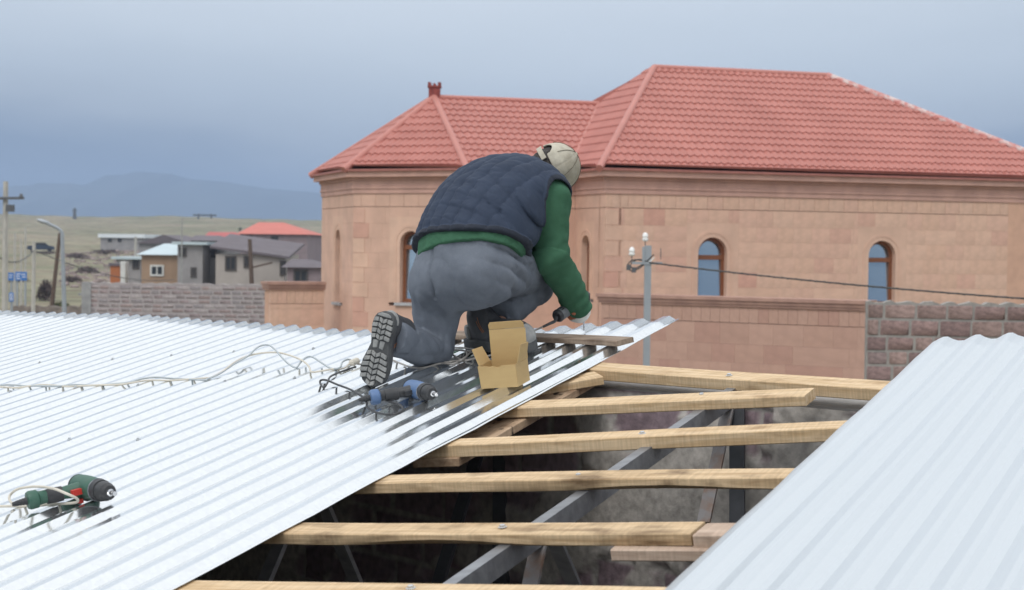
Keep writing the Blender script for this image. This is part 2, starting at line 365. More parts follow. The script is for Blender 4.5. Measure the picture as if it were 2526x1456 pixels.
# back wall: torn plaster over purple tuff stone, seen through the open bay
A_, B_ = corners[0], corners[1]
dw = Vector((B_.x - A_.x, B_.y - A_.y, 0)); WL = dw.length; dw.normalize(); nw = Vector((-dw.y, dw.x, 0))
if nw.dot(cen - A_) < 0: nw = -nw
obj('wall', wall_between(A_ - nw * .32, B_ - nw * .32, .085, .30, nw), conc, bld, smooth=False)
sA = (ruv(uback(-3.2), -3.2) - A_).dot(dw); sB = (ruv(uback(2.3), 2.3) - A_).dot(dw)
def fbm(x, y, z=0, o=4):
    s = 0; a = .5
    for k in range(o): s += a * mnoise.noise(Vector((x, y, z)) * (2 ** k)); a *= .5
    return s
ns_, nz_ = 330, 120
Vw, Cw = [], []
for j in range(nz_ + 1):
    for i in range(ns_ + 1):
        s = sA + (sB - sA) * i / ns_; p = A_ + dw * s; zt = plane_z(p.x, p.y) - .086; z = zt - 1.55 * (1 - j / nz_)
        # coursed stone under the plaster
        row = math.floor((z + 10) / .21); off = (row % 2) * .19 + .05 * math.sin(row * 5.1); cs = math.floor((s + off) / .38)
        fu = (s + off) / .38 - cs; fz = (z + 10) / .21 - row
        joint = min(fu * .38, (1 - fu) * .38, fz * .21, (1 - fz) * .21)
        tone = .5 + .5 * mnoise.noise(Vector((cs * 3.7, row * 2.3, 1.7)))
        f = fbm(s * 1.7, z * 2.3, 4.2, 5) + .10 * math.sin(s * 2.1 + 1) 
        pl = 1 / (1 + math.exp(-(f + .03) * 70))
        h_st = .012 * min(1, joint / .02) + .012 * fbm(s * 14, z * 14, 2, 3)
        h_pl = .028 + .006 * fbm(s * 6, z * 6, 9, 4)
        edge = math.exp(-((f + .03) / .018) ** 2)
        h = h_st * (1 - pl) + h_pl * pl + .010 * edge * mnoise.noise(Vector((s * 40, z * 40, 0)))
        stone = np.array((.25, .19, .21)) * (.72 + .5 * tone); 
        if joint < .012: stone = np.array((.36, .34, .32))
        c = stone * (1 - pl) + np.array((.47, .44, .405)) * (.85 + .35 * fbm(s * 2.5, z * 2.5, 6, 3)) * pl
        Vw.append(p + nw * (.0 + h) + Vector((0, 0, z - p.z))); Cw.append(c)
ii = np.arange((ns_+1)*(nz_+1)).reshape(nz_+1, ns_+1)
Fw = np.stack([ii[:-1,:-1], ii[:-1,1:], ii[1:,1:], ii[1:,:-1]], -1).reshape(-1, 4)
plm = attr_mat('torn_plaster', .95, bump=.3, bscale=45, noise=.28, nscale=25)
np_obj('plaster_face', np.array([tuple(v) for v in Vw]), Fw, plm, bld, col=np.array(Cw), ang=180)
fl = MB().add([Vector((c.x, c.y, .03)) for c in corners], [(0, 1, 2, 3)])
obj('floor_slab', fl, mat('earth_floor', (.24, .21, .18), .95, scale=4, bump=.4, bscale=9), bld, smooth=False)

# steel trusses
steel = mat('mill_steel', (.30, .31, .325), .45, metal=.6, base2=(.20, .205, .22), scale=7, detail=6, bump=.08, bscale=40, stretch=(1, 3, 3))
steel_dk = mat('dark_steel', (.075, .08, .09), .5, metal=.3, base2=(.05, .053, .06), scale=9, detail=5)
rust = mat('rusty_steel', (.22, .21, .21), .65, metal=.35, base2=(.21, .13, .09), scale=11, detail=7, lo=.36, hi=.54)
def uvbar(mb, u0, v0, h0, u1, v1, h1, wd, ht, upv=None): return mb.bar(ruv(u0, v0, h0), ruv(u1, v1, h1), wd, ht, upv or RN)
v_raf = to_uv(roof(1300, 1306, -.034))[1]
tr = thing('roof_truss', 'grey steel roof truss crossing under the wooden battens of the open bay', 'truss', ruv(-2.5, v_raf, -.6))
TT = -.034; TH = .058; TW = .036
obj('rafter', uvbar(MB(), -6.8, v_raf, TT - TH/2, -.30, v_raf, TT - TH/2, TW, TH), steel, tr, ang=20)
def pxs(px, py, v, dh=0):   # point seen at a pixel in the vertical slice through the truss
    n = RV; r = ray(px, py); t_ = (ruv(0, v) - CAM).dot(n) / r.dot(n); return CAM + r * t_
def strut(name, p, q, m, wd=.04, off=0.0):
    a = pxs(*p, v_raf + off); b = pxs(*q, v_raf + off); obj(name, MB().bar(a, b, wd, .012 if wd > .03 else .03, RU), m, tr, ang=20)
strut('brace', (1800, 985), (1735, 1290), rust, .045)
strut('brace', (1330, 1335), (1290, 1530), rust, .045)
strut('brace', (1368, 1335), (1440, 1500), steel, .045, -.05)
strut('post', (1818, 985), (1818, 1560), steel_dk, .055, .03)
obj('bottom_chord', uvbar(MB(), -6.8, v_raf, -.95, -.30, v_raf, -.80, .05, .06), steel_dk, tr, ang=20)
tr2 = thing('roof_truss', 'dark steel truss in the shade under the edge of the laid sheets', 'truss', ruv(-2.5, -.35, -.6))
v2 = -.55
obj('rafter', uvbar(MB(), -6.8, v2, TT - TH/2, -.1, v2, TT - TH/2, TW, TH), steel, tr2, ang=20)
def strut2(p, q, m, wd=.045, name='brace'):
    a = pxs(*p, v2); b = pxs(*q, v2); obj(name, MB().bar(a, b, wd, .02, RU), m, tr2, ang=20)
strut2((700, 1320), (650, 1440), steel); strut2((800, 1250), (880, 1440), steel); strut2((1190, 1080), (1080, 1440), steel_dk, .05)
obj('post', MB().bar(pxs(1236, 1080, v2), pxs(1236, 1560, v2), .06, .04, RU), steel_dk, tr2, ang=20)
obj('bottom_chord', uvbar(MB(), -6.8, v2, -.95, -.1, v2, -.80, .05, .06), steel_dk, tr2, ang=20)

# ------------------------------------------------------------------ battens and boards
pine = wood_mat('sawn_pine', (.66, .50, .32), (.50, .345, .19), -.06, dirt=(.42, .33, .25))
pine_dirty = wood_mat('stained_pine', (.62, .46, .285), (.43, .295, .165), .0, dirt=(.16, .12, .09))
pine_pink = wood_mat('pinkish_pine', (.52, .40, .31), (.40, .29, .22), -.04, dirt=(.4, .33, .3))
grey_wood = wood_mat('weathered_board', (.33, .255, .195), (.21, .155, .115), -.02, dirt=(.35, .3, .27))
bolt_m = mat('bolt_zinc', (.62, .64, .66), .35, metal=.9, var=.05)
def plank(label, bl, br, fr, fl_, th, m, w=-.002, group='rough wooden battens across the open roof bay', wane=0.0, name='wooden_batten', bolts=(), seed=0, ext=(0, 0), cat='batten', segs=26):
    """top face from four pixels on the roof plane, thickness th below it"""
    P = [roof(*p, w) for p in (bl, br, fr, fl_)]
    d = ((P[1] + P[2]) - (P[0] + P[3])); x = d.normalized(); O = (P[0] + P[3]) / 2 - x * ext[0]; L = d.length / 2 + ext[0] + ext[1]
    y = RN.cross(x).normalized(); wd = abs((P[0] - P[3]).dot(y)) * .5 + abs((P[1] - P[2]).dot(y)) * .5
    M = Matrix((x, y, RN)).transposed().to_4x4(); M.translation = O
    r = random.Random(seed + 11); mb = MB(); ph = [r.uniform(0, 6.28) for _ in range(6)]
    for i in range(segs + 1):
        X = L * i / segs; b1 = .0025 * math.sin(X * 3.1 + ph[0]) + .0015 * math.sin(X * 9 + ph[1]); bow = .004 * math.sin(X * 2.2 + ph[2])
        wv = wane * max(0, math.sin(X * 4.3 + ph[3])) ** 2; w2 = wane * .7 * max(0, math.sin(X * 6.1 + ph[4])) ** 3
        yf, yb = -wd/2 + b1, wd/2 + b1 * .5; c = .003
        sec = [(yf, bow - c), (yf + c, bow), (yb - c, bow), (yb, bow - c), (yb, bow - th), (yf + c + wv * 1.4, bow - th), (yf + w2 * .3, bow - th + c + wv)]
        mb.v += [M @ Vector((X, a, b)) for a, b in sec]
    n = 7
    for i in range(segs):
        for k in range(n): mb.f.append((i*n + k, i*n + (k+1) % n, (i+1)*n + (k+1) % n, (i+1)*n + k))
    mb.f.append(tuple(range(n))); mb.f.append(tuple(segs*n + k for k in range(n)))
    o = obj(name, mb, m, None, M, ang=40); tag(o, label, cat, group)
    for (bx, by) in bolts:
        q = roof(bx, by, w); F = frame(q, x, RN); hd = MB().lathe([(0, .013), (.0015, .013), (.002, .0085), (.007, .008), (.008, .006)], F @ Matrix.Rotation(-math.pi/2, 4, 'Y'), 6)
        obj('bolt', hd, bolt_m, o, frame(q, x, RN))
    return o
def s4(*p): return [S(*q) for q in p]
plank('thick sawn beam on the back wall, farthest of the battens', *s4((1900, 1144), (2900, 1214.2), (2900, 1246), (1900, 1167)), .042, pine, seed=1, ext=(.10, .3), bolts=[S(2307, 1189)], name='wall_plate', cat='beam')
plank('second batten from the back wall with a sawn free end', *s4((1700, 1265), (2576, 1229.5), (2549, 1258), (1700, 1285)), .036, pine, seed=2, bolts=[S(2220, 1251)], ext=(.55, 0))
plank('third batten from the back wall, clean pale front edge', *s4((1700, 1374), (2800, 1330), (2800, 1352), (1700, 1396.5)), .042, pine, seed=3, bolts=[S(2032, 1373)], ext=(.7, .4))
plank('fourth batten from the back wall, wavy dark stained front edge', *s4((1241, 1502), (2700, 1480.5), (2700, 1509.5), (1190, 1530)), .034, pine_dirty, seed=4, wane=.012, bolts=[S(1830, 1507)], ext=(.7, .5))
plank('fifth batten from the back wall, ending against a pinkish block', *s4((964, 1648.5), (2224, 1654), (2190, 1692), (893, 1684)), .032, pine_dirty, seed=5, wane=.014, bolts=[S(1590, 1669)], ext=(.7, 0))
plank('short pinkish batten end butted to the fifth batten', *s4((2235, 1653), (2600, 1654), (2600, 1694), (2196, 1693)), .038, pine_pink, seed=6, ext=(0, .3), wane=0)
plank('pinkish splice board fixed under the batten joint beside the right sheet', *[S(*q) for q in ((1960, 1722), (2400, 1722), (2400, 1745), (1930, 1745))], .030, pine_pink, w=-.037, seed=7, ext=(0, .5), name='splice_board', cat='board')
plank('nearest batten along the bottom edge of the photo', *s4((632, 1829), (2300, 1868), (2300, 1925), (560, 1885)), .04, pine, seed=8, ext=(.7, .5), bolts=[S(1300, 1862)])

# lengthwise board with black stained knots, below the battens at the sheet's edge
def lengthboard():
    w_ = -.046; a = roof(*S(1890, 1195), w_); b = roof(*S(1587, 1370), w_); d = (a - b).normalized(); y = RN.cross(d).normalized()
    M = Matrix((d, y, RN)).transposed().to_4x4(); M.translation = b - d * .35
    L = (a - b).length + .42; mb = MB().box((0, 0, -.03), (L, .17, 0), M)
    kb = wood_mat('knotty_board', (.50, .36, .24), (.37, .25, .16), .0, dirt=(.3, .22, .17)); t = kb.node_tree; bs = t.nodes['Principled BSDF']; src = bs.inputs['Base Color'].links[0].from_socket
    c = nd(t, 'ShaderNodeTexCoord'); mp = nd(t, 'ShaderNodeMapping'); mp.inputs['Scale'].default_value = (8, 15, 3); t.links.new(c.outputs['Object'], mp.inputs[0])
    n = nd(t, 'ShaderNodeTexNoise', Scale=1.6, Detail=3.0); t.links.new(mp.outputs[0], n.inputs['Vector'])
    r = nd(t, 'ShaderNodeValToRGB'); e = r.color_ramp.elements; e[0].position = .60; e[1].position = .66; e[0].color = (1, 1, 1, 1); e[1].color = (.06, .05, .055, 1)
    t.links.new(n.outputs['Fac'], r.inputs[0]); mm = nd(t, 'ShaderNodeMix', data_type='RGBA', blend_type='MULTIPLY'); mm.inputs['Factor'].default_value = 1
    t.links.new(src, mm.inputs[6]); t.links.new(r.outputs[0], mm.inputs[7]); t.links.new(mm.outputs[2], bs.inputs['Base Color'])
    o = obj('knotty_board', mb, kb, None, M, smooth=False); b_ = o.modifiers.new('bevel', 'BEVEL'); b_.width = .003; b_.segments = 1
    tag(o, 'lengthwise board with black knot stains under the laid sheet edge', 'board')
lengthboard()
plank('short board end poking out from under the laid sheet', *s4((1780, 1190), (1907, 1170), (1881, 1196), (1780, 1212)), .032, pine, w=-.012, seed=9, name='board_end', ext=(.35, 0), cat='board', group=None)

# ------------------------------------------------------------------ corrugated sheets
PIT, CRH = .115, .018
ends = [(0, 983), (60, 985), (111, 988.5), (187, 989), (269, 991), (329, 989), (358, 991), (418, 995), (475, 995.5), (538, 1003), (602, 1007.5), (649, 1012), (711, 1015), (752, 1018), (822, 1022), (898, 1028),
        (977, 1032), (1059, 1039), (1148, 1042), (1300, 1047), (1450, 1049), (1600, 1045), (1707, 1039), (1786, 1031), (1859, 1025), (1935, 1018.6), (2008, 1012), (2090, 1004), (2169, 998)]
EV = sorted([to_uv(roof(*S(*p), CRH))[::-1] for p in ends]); ev_v = [e[0] for e in EV]; ev_u = [e[1] for e in EV]
def u_end(v):
    if v < ev_v[0]: return ev_u[0] + slope_w * (v - ev_v[0])
    return float(np.interp(v, ev_v, ev_u))
def profile(x):
    f = (x / PIT) % 1.0      # 0: middle of a valley
    k = [0, .17, .37, .63, .83, 1]; h = [0, 0, 1, 1, 0, 0]
    return CRH * float(np.interp(f, k, h))
def sheet(label, v0, v1, u0, uend, lift, m, seed, group, phase=0.0, tilt=lambda u, v: 0.0):
    n = int(round((v1 - v0) / PIT)); fr = [0, .165, .175, .36, .38, .5, .62, .64, .825, .835]
    cols = [v0 + PIT * (i + f) for i in range(n) for f in fr] + [v1]
    rows_ = 44; rr = random.Random(seed); ph = [rr.uniform(0, 6.28) for _ in range(8)]
    V, F = [], []
    for v in cols:
        ue = uend(v)
        for j in range(rows_ + 1):
            u = u0 + (ue - u0) * (j / rows_) ** .9
            dz = .0011 * math.sin(u * 2.3 + v * 3 + ph[0]) + .0008 * math.sin(u * 5.1 - v * 7 + ph[1]) + .0005 * math.sin(u * 11 + v * 17 + ph[2]) + .0006 * math.sin(v * 31 + u * 1.7 + ph[3])
            e = min(v - v0, v1 - v); 
            if e < .03: dz += .0012 * math.sin(u * 13 + ph[4]) * (1 - e / .03)
            V.append(ruv(u, v, profile(v - v0 + phase) + lift + dz + tilt(u, v)))
    R = rows_ + 1
    for i in range(len(cols) - 1):
        for j in range(rows_): F.append((i*R + j, (i+1)*R + j, (i+1)*R + j + 1, i*R + j + 1))
    M = frame(ruv(u0, v0), RU, RN)
    o = np_obj('corrugated_sheet', np.array([tuple(p) for p in V]), F, m, None, M, ang=12)
    so_ = o.modifiers.new('thickness', 'SOLIDIFY'); so_.thickness = .0012; so_.offset = -1
    return tag(o, label, 'roofing sheet', group)
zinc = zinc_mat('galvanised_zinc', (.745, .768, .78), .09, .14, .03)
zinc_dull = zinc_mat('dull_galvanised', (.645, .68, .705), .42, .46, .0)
GL = 'galvanised sheets laid on the left of the roof'
labs = ['laid galvanised sheet with the open bay along its edge, under the kneeling man', 'second laid sheet from the open bay, under the boot sole and blue drill cord',
        'third laid sheet from the open bay, under the bend of the white cable', 'fourth laid sheet from the open bay, in the middle left of the roof', 'fifth laid sheet from the open bay, near the left edge of the photo',
        'farthest left sheets edge, sixth from the open bay']
for i, lb in enumerate(labs + ['seventh laid sheet from the open bay, cut by the left photo edge', 'last laid sheet at the left end of the roof']):
    sheet(lb, -1.15 * (i + 1), -1.15 * i + (0 if i == 0 else PIT), -7.4, u_end, .0 + (.0018 if i % 2 == 0 else .0), zinc, 20 + i, GL, phase=0.0)
vr = to_uv(roof(*S(2111, 1868)))[1]
u_r = to_uv(roof(2310, 848))[0]
GR = 'dull sheets on the right of the open bay'
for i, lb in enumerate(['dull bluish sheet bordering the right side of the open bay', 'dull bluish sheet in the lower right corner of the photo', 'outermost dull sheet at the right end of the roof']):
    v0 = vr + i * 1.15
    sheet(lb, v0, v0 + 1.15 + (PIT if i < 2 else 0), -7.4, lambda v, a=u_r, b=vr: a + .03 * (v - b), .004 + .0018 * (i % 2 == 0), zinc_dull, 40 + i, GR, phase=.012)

# roofing screws with washers on a few ridges of the laid sheets
scr_r = random.Random(15); scr_me = None
for o in [q for q in COL.objects if q.name.startswith('corrugated_sheet')]:
    if 'dull' in o['label'] or 'under the kneeling' in o['label']: continue
    k = int(o.name.split('.')[1]) if '.' in o.name else 0
    for ub in (-2.35, -1.25, -.2, .55):
        for j in (1, 5, 8):
            v = -1.15 * (k + 1) + PIT * (j + .5) + PIT * .0; u = ub + scr_r.uniform(-.02, .02)
            if u > u_end(v) - .15: continue
            F = frame(ruv(u, v, CRH + .0015 + (.0018 if k % 2 == 0 else 0)), RU, RN)
            if scr_me is None:
                q = obj('screw', MB().lathe([(-.001, .009), (.0012, .009), (.0015, .0055), (.006, .005), (.0065, .003)], F @ Matrix.Rotation(-math.pi/2, 4, 'Y'), 8), bolt_m, o, F); scr_me = q.data
            else:
                q = bpy.data.objects.new('screw', scr_me); link(q, o, F)
# weathered plank on top of the sheet
plank('brown weathered plank lying across the sheet ridges by the boot', (1060, 812), (1564, 833), (1520, 844), (1055, 823), .022, grey_wood, w=CRH + .026, seed=12, name='loose_plank', cat='plank', group=None)

# ------------------------------------------------------------------ red roofed stone building
def blk(name='block', bev=.012):
    b = bmesh.new(); bmesh.ops.create_cube(b, size=1)
    me = bpy.data.meshes.new(name); b.to_mesh(me); b.free(); return me
def bevel_unit(sx_, sy_, bev):
    """unit block whose front (-y) edges are chamfered, for a typical size"""
    cx, cz = bev / sx_, bev / sy_
    v = [(-.5, .5, -.5), (.5, .5, -.5), (.5, .5, .5), (-.5, .5, .5), (-.5, -.5 + .05, -.5), (.5, -.5 + .05, -.5), (.5, -.5 + .05, .5), (-.5, -.5 + .05, .5),
         (-.5 + cx, -.5, -.5 + cz), (.5 - cx, -.5, -.5 + cz), (.5 - cx, -.5, .5 - cz), (-.5 + cx, -.5, .5 - cz)]
    f = [(0, 1, 2, 3), (1, 0, 4, 5), (2, 1, 5, 6), (3, 2, 6, 7), (0, 3, 7, 4), (4, 8, 9, 5), (5, 9, 10, 6), (6, 10, 11, 7), (7, 11, 8, 4), (8, 11, 10, 9)]
    return v, f
BV, BF = bevel_unit(.4, .33, .0008)
def block_mesh(name, m, V=BV, F=BF):
    me = bpy.data.meshes.new(name); me.from_pydata(V, [], F); b = bmesh.new(); b.from_mesh(me); bmesh.ops.recalc_face_normals(b, faces=b.faces); b.to_mesh(me); b.free()
    me.materials.append(m); return me
tuffs = [(.66, .435, .325), (.65, .425, .318), (.665, .442, .332), (.655, .428, .316), (.645, .415, .315), (.60, .345, .265), (.625, .385, .295), (.52, .36, .285)]
tuff_m = [mat('pink_tuff_%s' % 'abcdefgh'[i], c, .92, var=.09, scale=1.6, detail=8, bump=.25, bscale=30, rnd=.03) for i, c in enumerate(tuffs)]
tuff_me = [block_mesh('stone_block', m) for m in tuff_m]
def frame3(o, ex, n):   # x along the wall, -y outward, z up
    ex = Vector(ex).normalized(); ez = Vector((0, 0, 1)); ey = ez.cross(ex)
    M = Matrix((ex, ey, ez)).transposed().to_4x4(); M.translation = Vector(o); return M
def lay_blocks(M, L, z0, z1, h, wr_, parent, r, skips=(), depth=.34, name='stone_block', meshes=None, joint=.004, weights=None, into=None, limit=None, uneven=0.0, wide=.05):
    meshes = meshes or tuff_me; n = 0; z = z0; 
    while z < z1 - .02:
        hh = min(h if not isinstance(h, tuple) else r.uniform(*h), z1 - z)
        if z1 - (z + hh) < h * .3 if not isinstance(h, tuple) else z1 - (z + hh) < h[0] * .3: hh = z1 - z
        iv = [(0, L)]
        for (a, b, c, d) in skips:
            if z < d - .01 and z + hh > c + .01:
                iv = [q for (p, e) in iv for q in ((p, min(e, a)), (max(p, b), e)) if q[1] - q[0] > .03]
        fills = []
        for (a, b, c, d) in skips:
            if z < d - .01 and z + hh > c + .01:
                if z + hh > d + .02: fills.append((a, b, d, z + hh))
                if z < c - .02: fills.append((a, b, z, c))
        for (a, b, c, d) in fills:
            x = a
            while x < b - .01:
                x2 = min(x + r.uniform(*wr_), b); x2 = b if b - x2 < .12 else x2
                me = r.choices(meshes, weights)[0] if weights else r.choice(meshes)
                B = M @ Matrix.Translation(((x + x2) / 2, depth / 2, (c + d) / 2)) @ Matrix.Diagonal((x2 - x - joint, depth, d - c - joint, 1))
                if into is not None: into.add([B @ Vector(v) for v in BV], BF)
                else:
                    o = bpy.data.objects.new(name, me); o.parent = parent; o.matrix_basis = wm(parent).inverted() @ B; COL.objects.link(o)
                x = x2; n += 1
        for (p, e) in iv:
            x = p - (r.uniform(0, wr_[0] * .8) if p == 0 else 0)
            while x < e - .01:
                ww = r.uniform(*wr_) * (2.0 if r.random() < wide else 1); x2 = min(x + ww, e)
                if e - x2 < .1: x2 = e
                xa = max(x, p)
                if x2 - xa > .03:
                    me = r.choices(meshes, weights)[0] if weights else r.choice(meshes)
                    B = M @ Matrix.Translation(((xa + x2) / 2, depth / 2 - r.uniform(0, uneven), z + hh / 2)) @ Matrix.Diagonal((x2 - xa - joint, depth, hh - joint, 1))
                    if into is not None: into.add([B @ Vector(v) for v in BV], BF)
                    else:
                        o = bpy.data.objects.new(name, me); o.parent = parent; o.matrix_basis = wm(parent).inverted() @ B; COL.objects.link(o)
                    n += 1
                x = x2
        z += hh
    return n
HA = rad(19); e1 = Vector((math.cos(HA), math.sin(HA), 0)); e2 = Vector((-math.sin(HA), math.cos(HA), 0))
ZE = EYE + 1.97; ZR = EYE + 4.99; ZW = EYE + 4.03
Af = Vector((2.28, 44, 0)); Lf = 14.1
Bf = Af + e1 * Lf
J_ = Af + e2 * 2.09
C3 = J_ - e1 * 2.9
C2 = C3 + Vector((-math.cos(rad(27)), math.sin(rad(27)), 0)) * 3.38
C1 = C2 + Vector((-math.cos(rad(72)), math.sin(rad(72)), 0)) * 4.0
C0 = C1 + Vector((.454, .891, 0)) * 3.38
Bb = Bf + e2 * 9.0; Ab = Af + e2 * 9.0; W0 = Ab - e1 * 1.5
house = thing('stone_house', 'pink stone building with red metal tile roof behind the kneeling man', 'building', Af)
hr = random.Random(5)
corn_m = mat('brown_cornice', (.56, .34, .275), .85, var=.10, scale=2, bump=.2, bscale=25)
wall_m = mat('pink_wall_core', (.60, .37, .265), .92, scale=2, var=.08)
frame_m = mat('brown_window_frame', (.21, .075, .03), .45, var=.15, scale=9, stretch=(6, 6, 1))
glass_m = bpy.data.materials.new('window_glass'); glass_m.use_nodes = True; _b = glass_m.node_tree.nodes['Principled BSDF']
_b.inputs['Base Color'].default_value = (.50, .60, .68, 1); _b.inputs['Metallic'].default_value = .85; _b.inputs['Roughness'].default_value = .06
sill_m = mat('grey_sill', (.42, .42, .43), .7)
# walls: (start, end, list of windows (centre x, sill z, width, spring z))
def zpx(py, Y, px=1500): return EYE - (py - (610 + .012 * (px - 1262))) / FPX * Y
faces = [
    (Af, Bf, [(2.92, zpx(742, 45.2, 1750), .80, zpx(625, 45.2, 1750)), (7.78, zpx(752, 46.4, 2175), .80, zpx(632, 46.4, 2175))]),
    (J_, Af, [(.75, zpx(735, 45.3), .55, zpx(608, 45.3))]),
    (C3, J_, [(1.4, zpx(745, 45.6), .6, zpx(600, 45.6))]),
    (C2, C3, [(1.72, zpx(745, 45.9, 1000), .62, zpx(600, 45.9, 1000))]),
    (C1, C2, [(2.1, zpx(745, 48, 830), .62, zpx(594, 48, 830))]),
    (C0, C1, []), (Bf, Bb, []), (Bb, W0, []), (W0, C0, [])]
core = MB(); ZLOW = 1.5
def arch_surround(M, cxw, zs, wd, zsp, parent, full=True):
    """stone plate with an arched opening, its moulding, the frame and the panes"""
    R = wd / 2; x0, x1 = cxw - R - .32, cxw + R + .32; z0, z1 = zs - .02, zsp + R + .36; D = .30; n = 18
    inner = [(cxw - R, z0)] + [(cxw - R * math.cos(math.pi * k / n), zsp + R * math.sin(math.pi * k / n)) for k in range(n + 1)] + [(cxw + R, z0)]
    outer = [(x0, z0)]
    for k in range(n + 1):
        a = math.pi * k / n; dx, dz = -math.cos(a), math.sin(a)
        tt = min((x1 - x0) / 2 / max(abs(dx), 1e-6), (z1 - zsp) / max(dz, 1e-6)); outer.append((cxw + dx * tt, zsp + dz * tt))
    for cxr in (x0, x1):
        kk = min(range(1, n + 2), key=lambda k: abs(math.atan2(outer[k][1] - zsp, outer[k][0] - cxw) - math.atan2(z1 - zsp, cxr - cxw))); outer[kk] = (cxr, z1)
    outer.append((x1, z0)); mb = MB(); N = len(inner)
    for lst, y in ((outer, 0), (inner, 0), (inner, D)): mb.v += [M @ Vector((x, y, z)) for x, z in lst]
    for k in range(N - 1):
        mb.f.append((k, k+1, N + k + 1, N + k)); mb.f.append((N + k, N + k + 1, 2*N + k + 1, 2*N + k))
    ob = obj('window_surround', mb, hr.choice(tuff_m[:4]), parent, ang=30)
    r1, r2 = R + .10, R + .17; mo = MB(); k_ = [(cxw - r1, z0), *[(cxw - r1*math.cos(math.pi*k/n), zsp + r1*math.sin(math.pi*k/n)) for k in range(n+1)], (cxw + r1, z0)]
    k2 = [(cxw - r2, z0), *[(cxw - r2*math.cos(math.pi*k/n), zsp + r2*math.sin(math.pi*k/n)) for k in range(n+1)], (cxw + r2, z0)]
    for lst, y in ((k_, 0), (k_, -.010), (k2, -.010), (k2, 0)): mo.v += [M @ Vector((x, y, z)) for x, z in lst]
    for q in range(3):
        for k in range(N - 1): mo.f.append((q*N + k, q*N + k + 1, (q+1)*N + k + 1, (q+1)*N + k))
    obj('moulding', mo, tuff_m[1], ob, ang=30)
    fo = MB(); fwd_ = .085; y0, y1 = .17, .25
    def ring(R0, zsp_, z0_):
        return [(cxw - R0, z0_)] + [(cxw - R0*math.cos(math.pi*k/n), zsp_ + R0*math.sin(math.pi*k/n)) for k in range(n+1)] + [(cxw + R0, z0_)]
    a_, b_ = ring(R, zsp, z0), ring(R - fwd_, zsp, z0)
    for lst, y in ((a_, y0), (b_, y0), (b_, y1)): fo.v += [M @ Vector((x, y, z)) for x, z in lst]
    for q in range(2):
        for k in range(N - 1): fo.f.append((q*N + k, q*N + k + 1, (q+1)*N + k + 1, (q+1)*N + k))
    fo.box((cxw - R + .01, y0 - .012, zsp - .16), (cxw + R - .01, y1, zsp - .045), M); fo.box((cxw - R + .01, y0 - .01, z0), (cxw + R - .01, y1, z0 + .10), M)
    fr_ = obj('window', fo, frame_m, parent, ang=25)
    g = MB(); yg = .215; ri = R - .04
    up_ = [(cxw + ri, zsp - .06)] + [(cxw + ri*math.cos(math.pi*k/n), zsp + ri*math.sin(math.pi*k/n)) for k in range(n+1)] + [(cxw - ri, zsp - .06)]
    g.add([M @ Vector((x, yg + (z - zs) * .045 - .02, z)) for x, z in up_], [tuple(range(len(up_)))]); obj('pane', g, glass_m, fr_, smooth=False)
    g = MB().add([M @ Vector(p) for p in ((cxw - ri, yg - .02, z0), (cxw + ri, yg - .02, z0), (cxw + ri, yg + (zsp - .06 - zs) * .045 - .02, zsp - .06), (cxw - ri, yg + (zsp - .06 - zs) * .045 - .02, zsp - .06))], [(0, 1, 2, 3)]); obj('pane', g, glass_m, fr_, smooth=False)
    obj('sill', MB().box((cxw - R - .12, -.07, z0 - .075), (cxw + R + .12, .16, z0 - .002), M), sill_m, fr_, smooth=False)
    return (x0, x1, z0 - .08, z1)
nb_blocks = 0; rest = MB()
wall_o = obj('wall', MB(), wall_m, house)
for fi, (p, q, wins) in enumerate(faces):
    M = frame3(p, q - p, None); L = (q - p).length; skips = []
    core.box((0, 0, -.2), (L, .36, ZLOW), M)
    vis = fi < 5
    segs_ = []
    if vis:
        for (cxw, zs, wd, zsp) in wins: skips.append(arch_surround(M, cxw, zs, wd, zsp, house))
        xs_ = [0]
        core.box((0, .36, ZLOW), (L, .42, ZE), M)
        LL = min(L, 11.6) if fi == 0 else L
        tgt = dict(into=None) if fi == 0 else dict(into=rest)
        wts = [9, 9, 9, 8, 8, 2.4, 4.5, .9]
        if fi == 0: lay_blocks(M, LL, ZE - .62 - .34, ZE - .62 + .0, .34, (.42, .44), wall_o, hr, skips, weights=[9, 9, 9, 8, 2, 0, 0, 0], joint=.006, wide=0, **tgt)
        else: lay_blocks(M, LL, ZE - .96, ZE - .62, .34, (.42, .44), wall_o, hr, skips, joint=.006, **tgt)
        nb_blocks += lay_blocks(M, LL, ZLOW, ZE - .97, .385, (.46, .62), wall_o, hr, skips, weights=wts, joint=.0005, wide=.1, **tgt)
        if fi == 0: core.box((LL, .0, ZLOW), (L, .36, ZE), M)
    else: core.box((0, 0, ZLOW), (L, .36, ZE), M)
LW = wm(house).translation
me = wall_o.data; me.clear_geometry(); me.from_pydata([tuple(v - LW) for v in core.v], [], core.f)
tag(obj('stone_facing', rest, tuff_m[4], house, smooth=False), kind='stuff')
# quoins at the two corners
for (c, d1_, d2_) in ((Af, e1, e2), (C2, (C3 - C2).normalized(), (C1 - C2).normalized()), (C3, e1, (C2 - C3).normalized())):
    z = ZLOW; k = 0
    Mq = frame3(c, d1_, None)
    while z < ZE - 1.3:
        a = .46 if k % 2 else .34
        obj('quoin', MB().box((-.006, -.010, z + .004), (a, .1, z + .376), Mq), tuff_m[hr.choice([0, 1, 2, 5, 6])], house, smooth=False); z += .385; k += 1
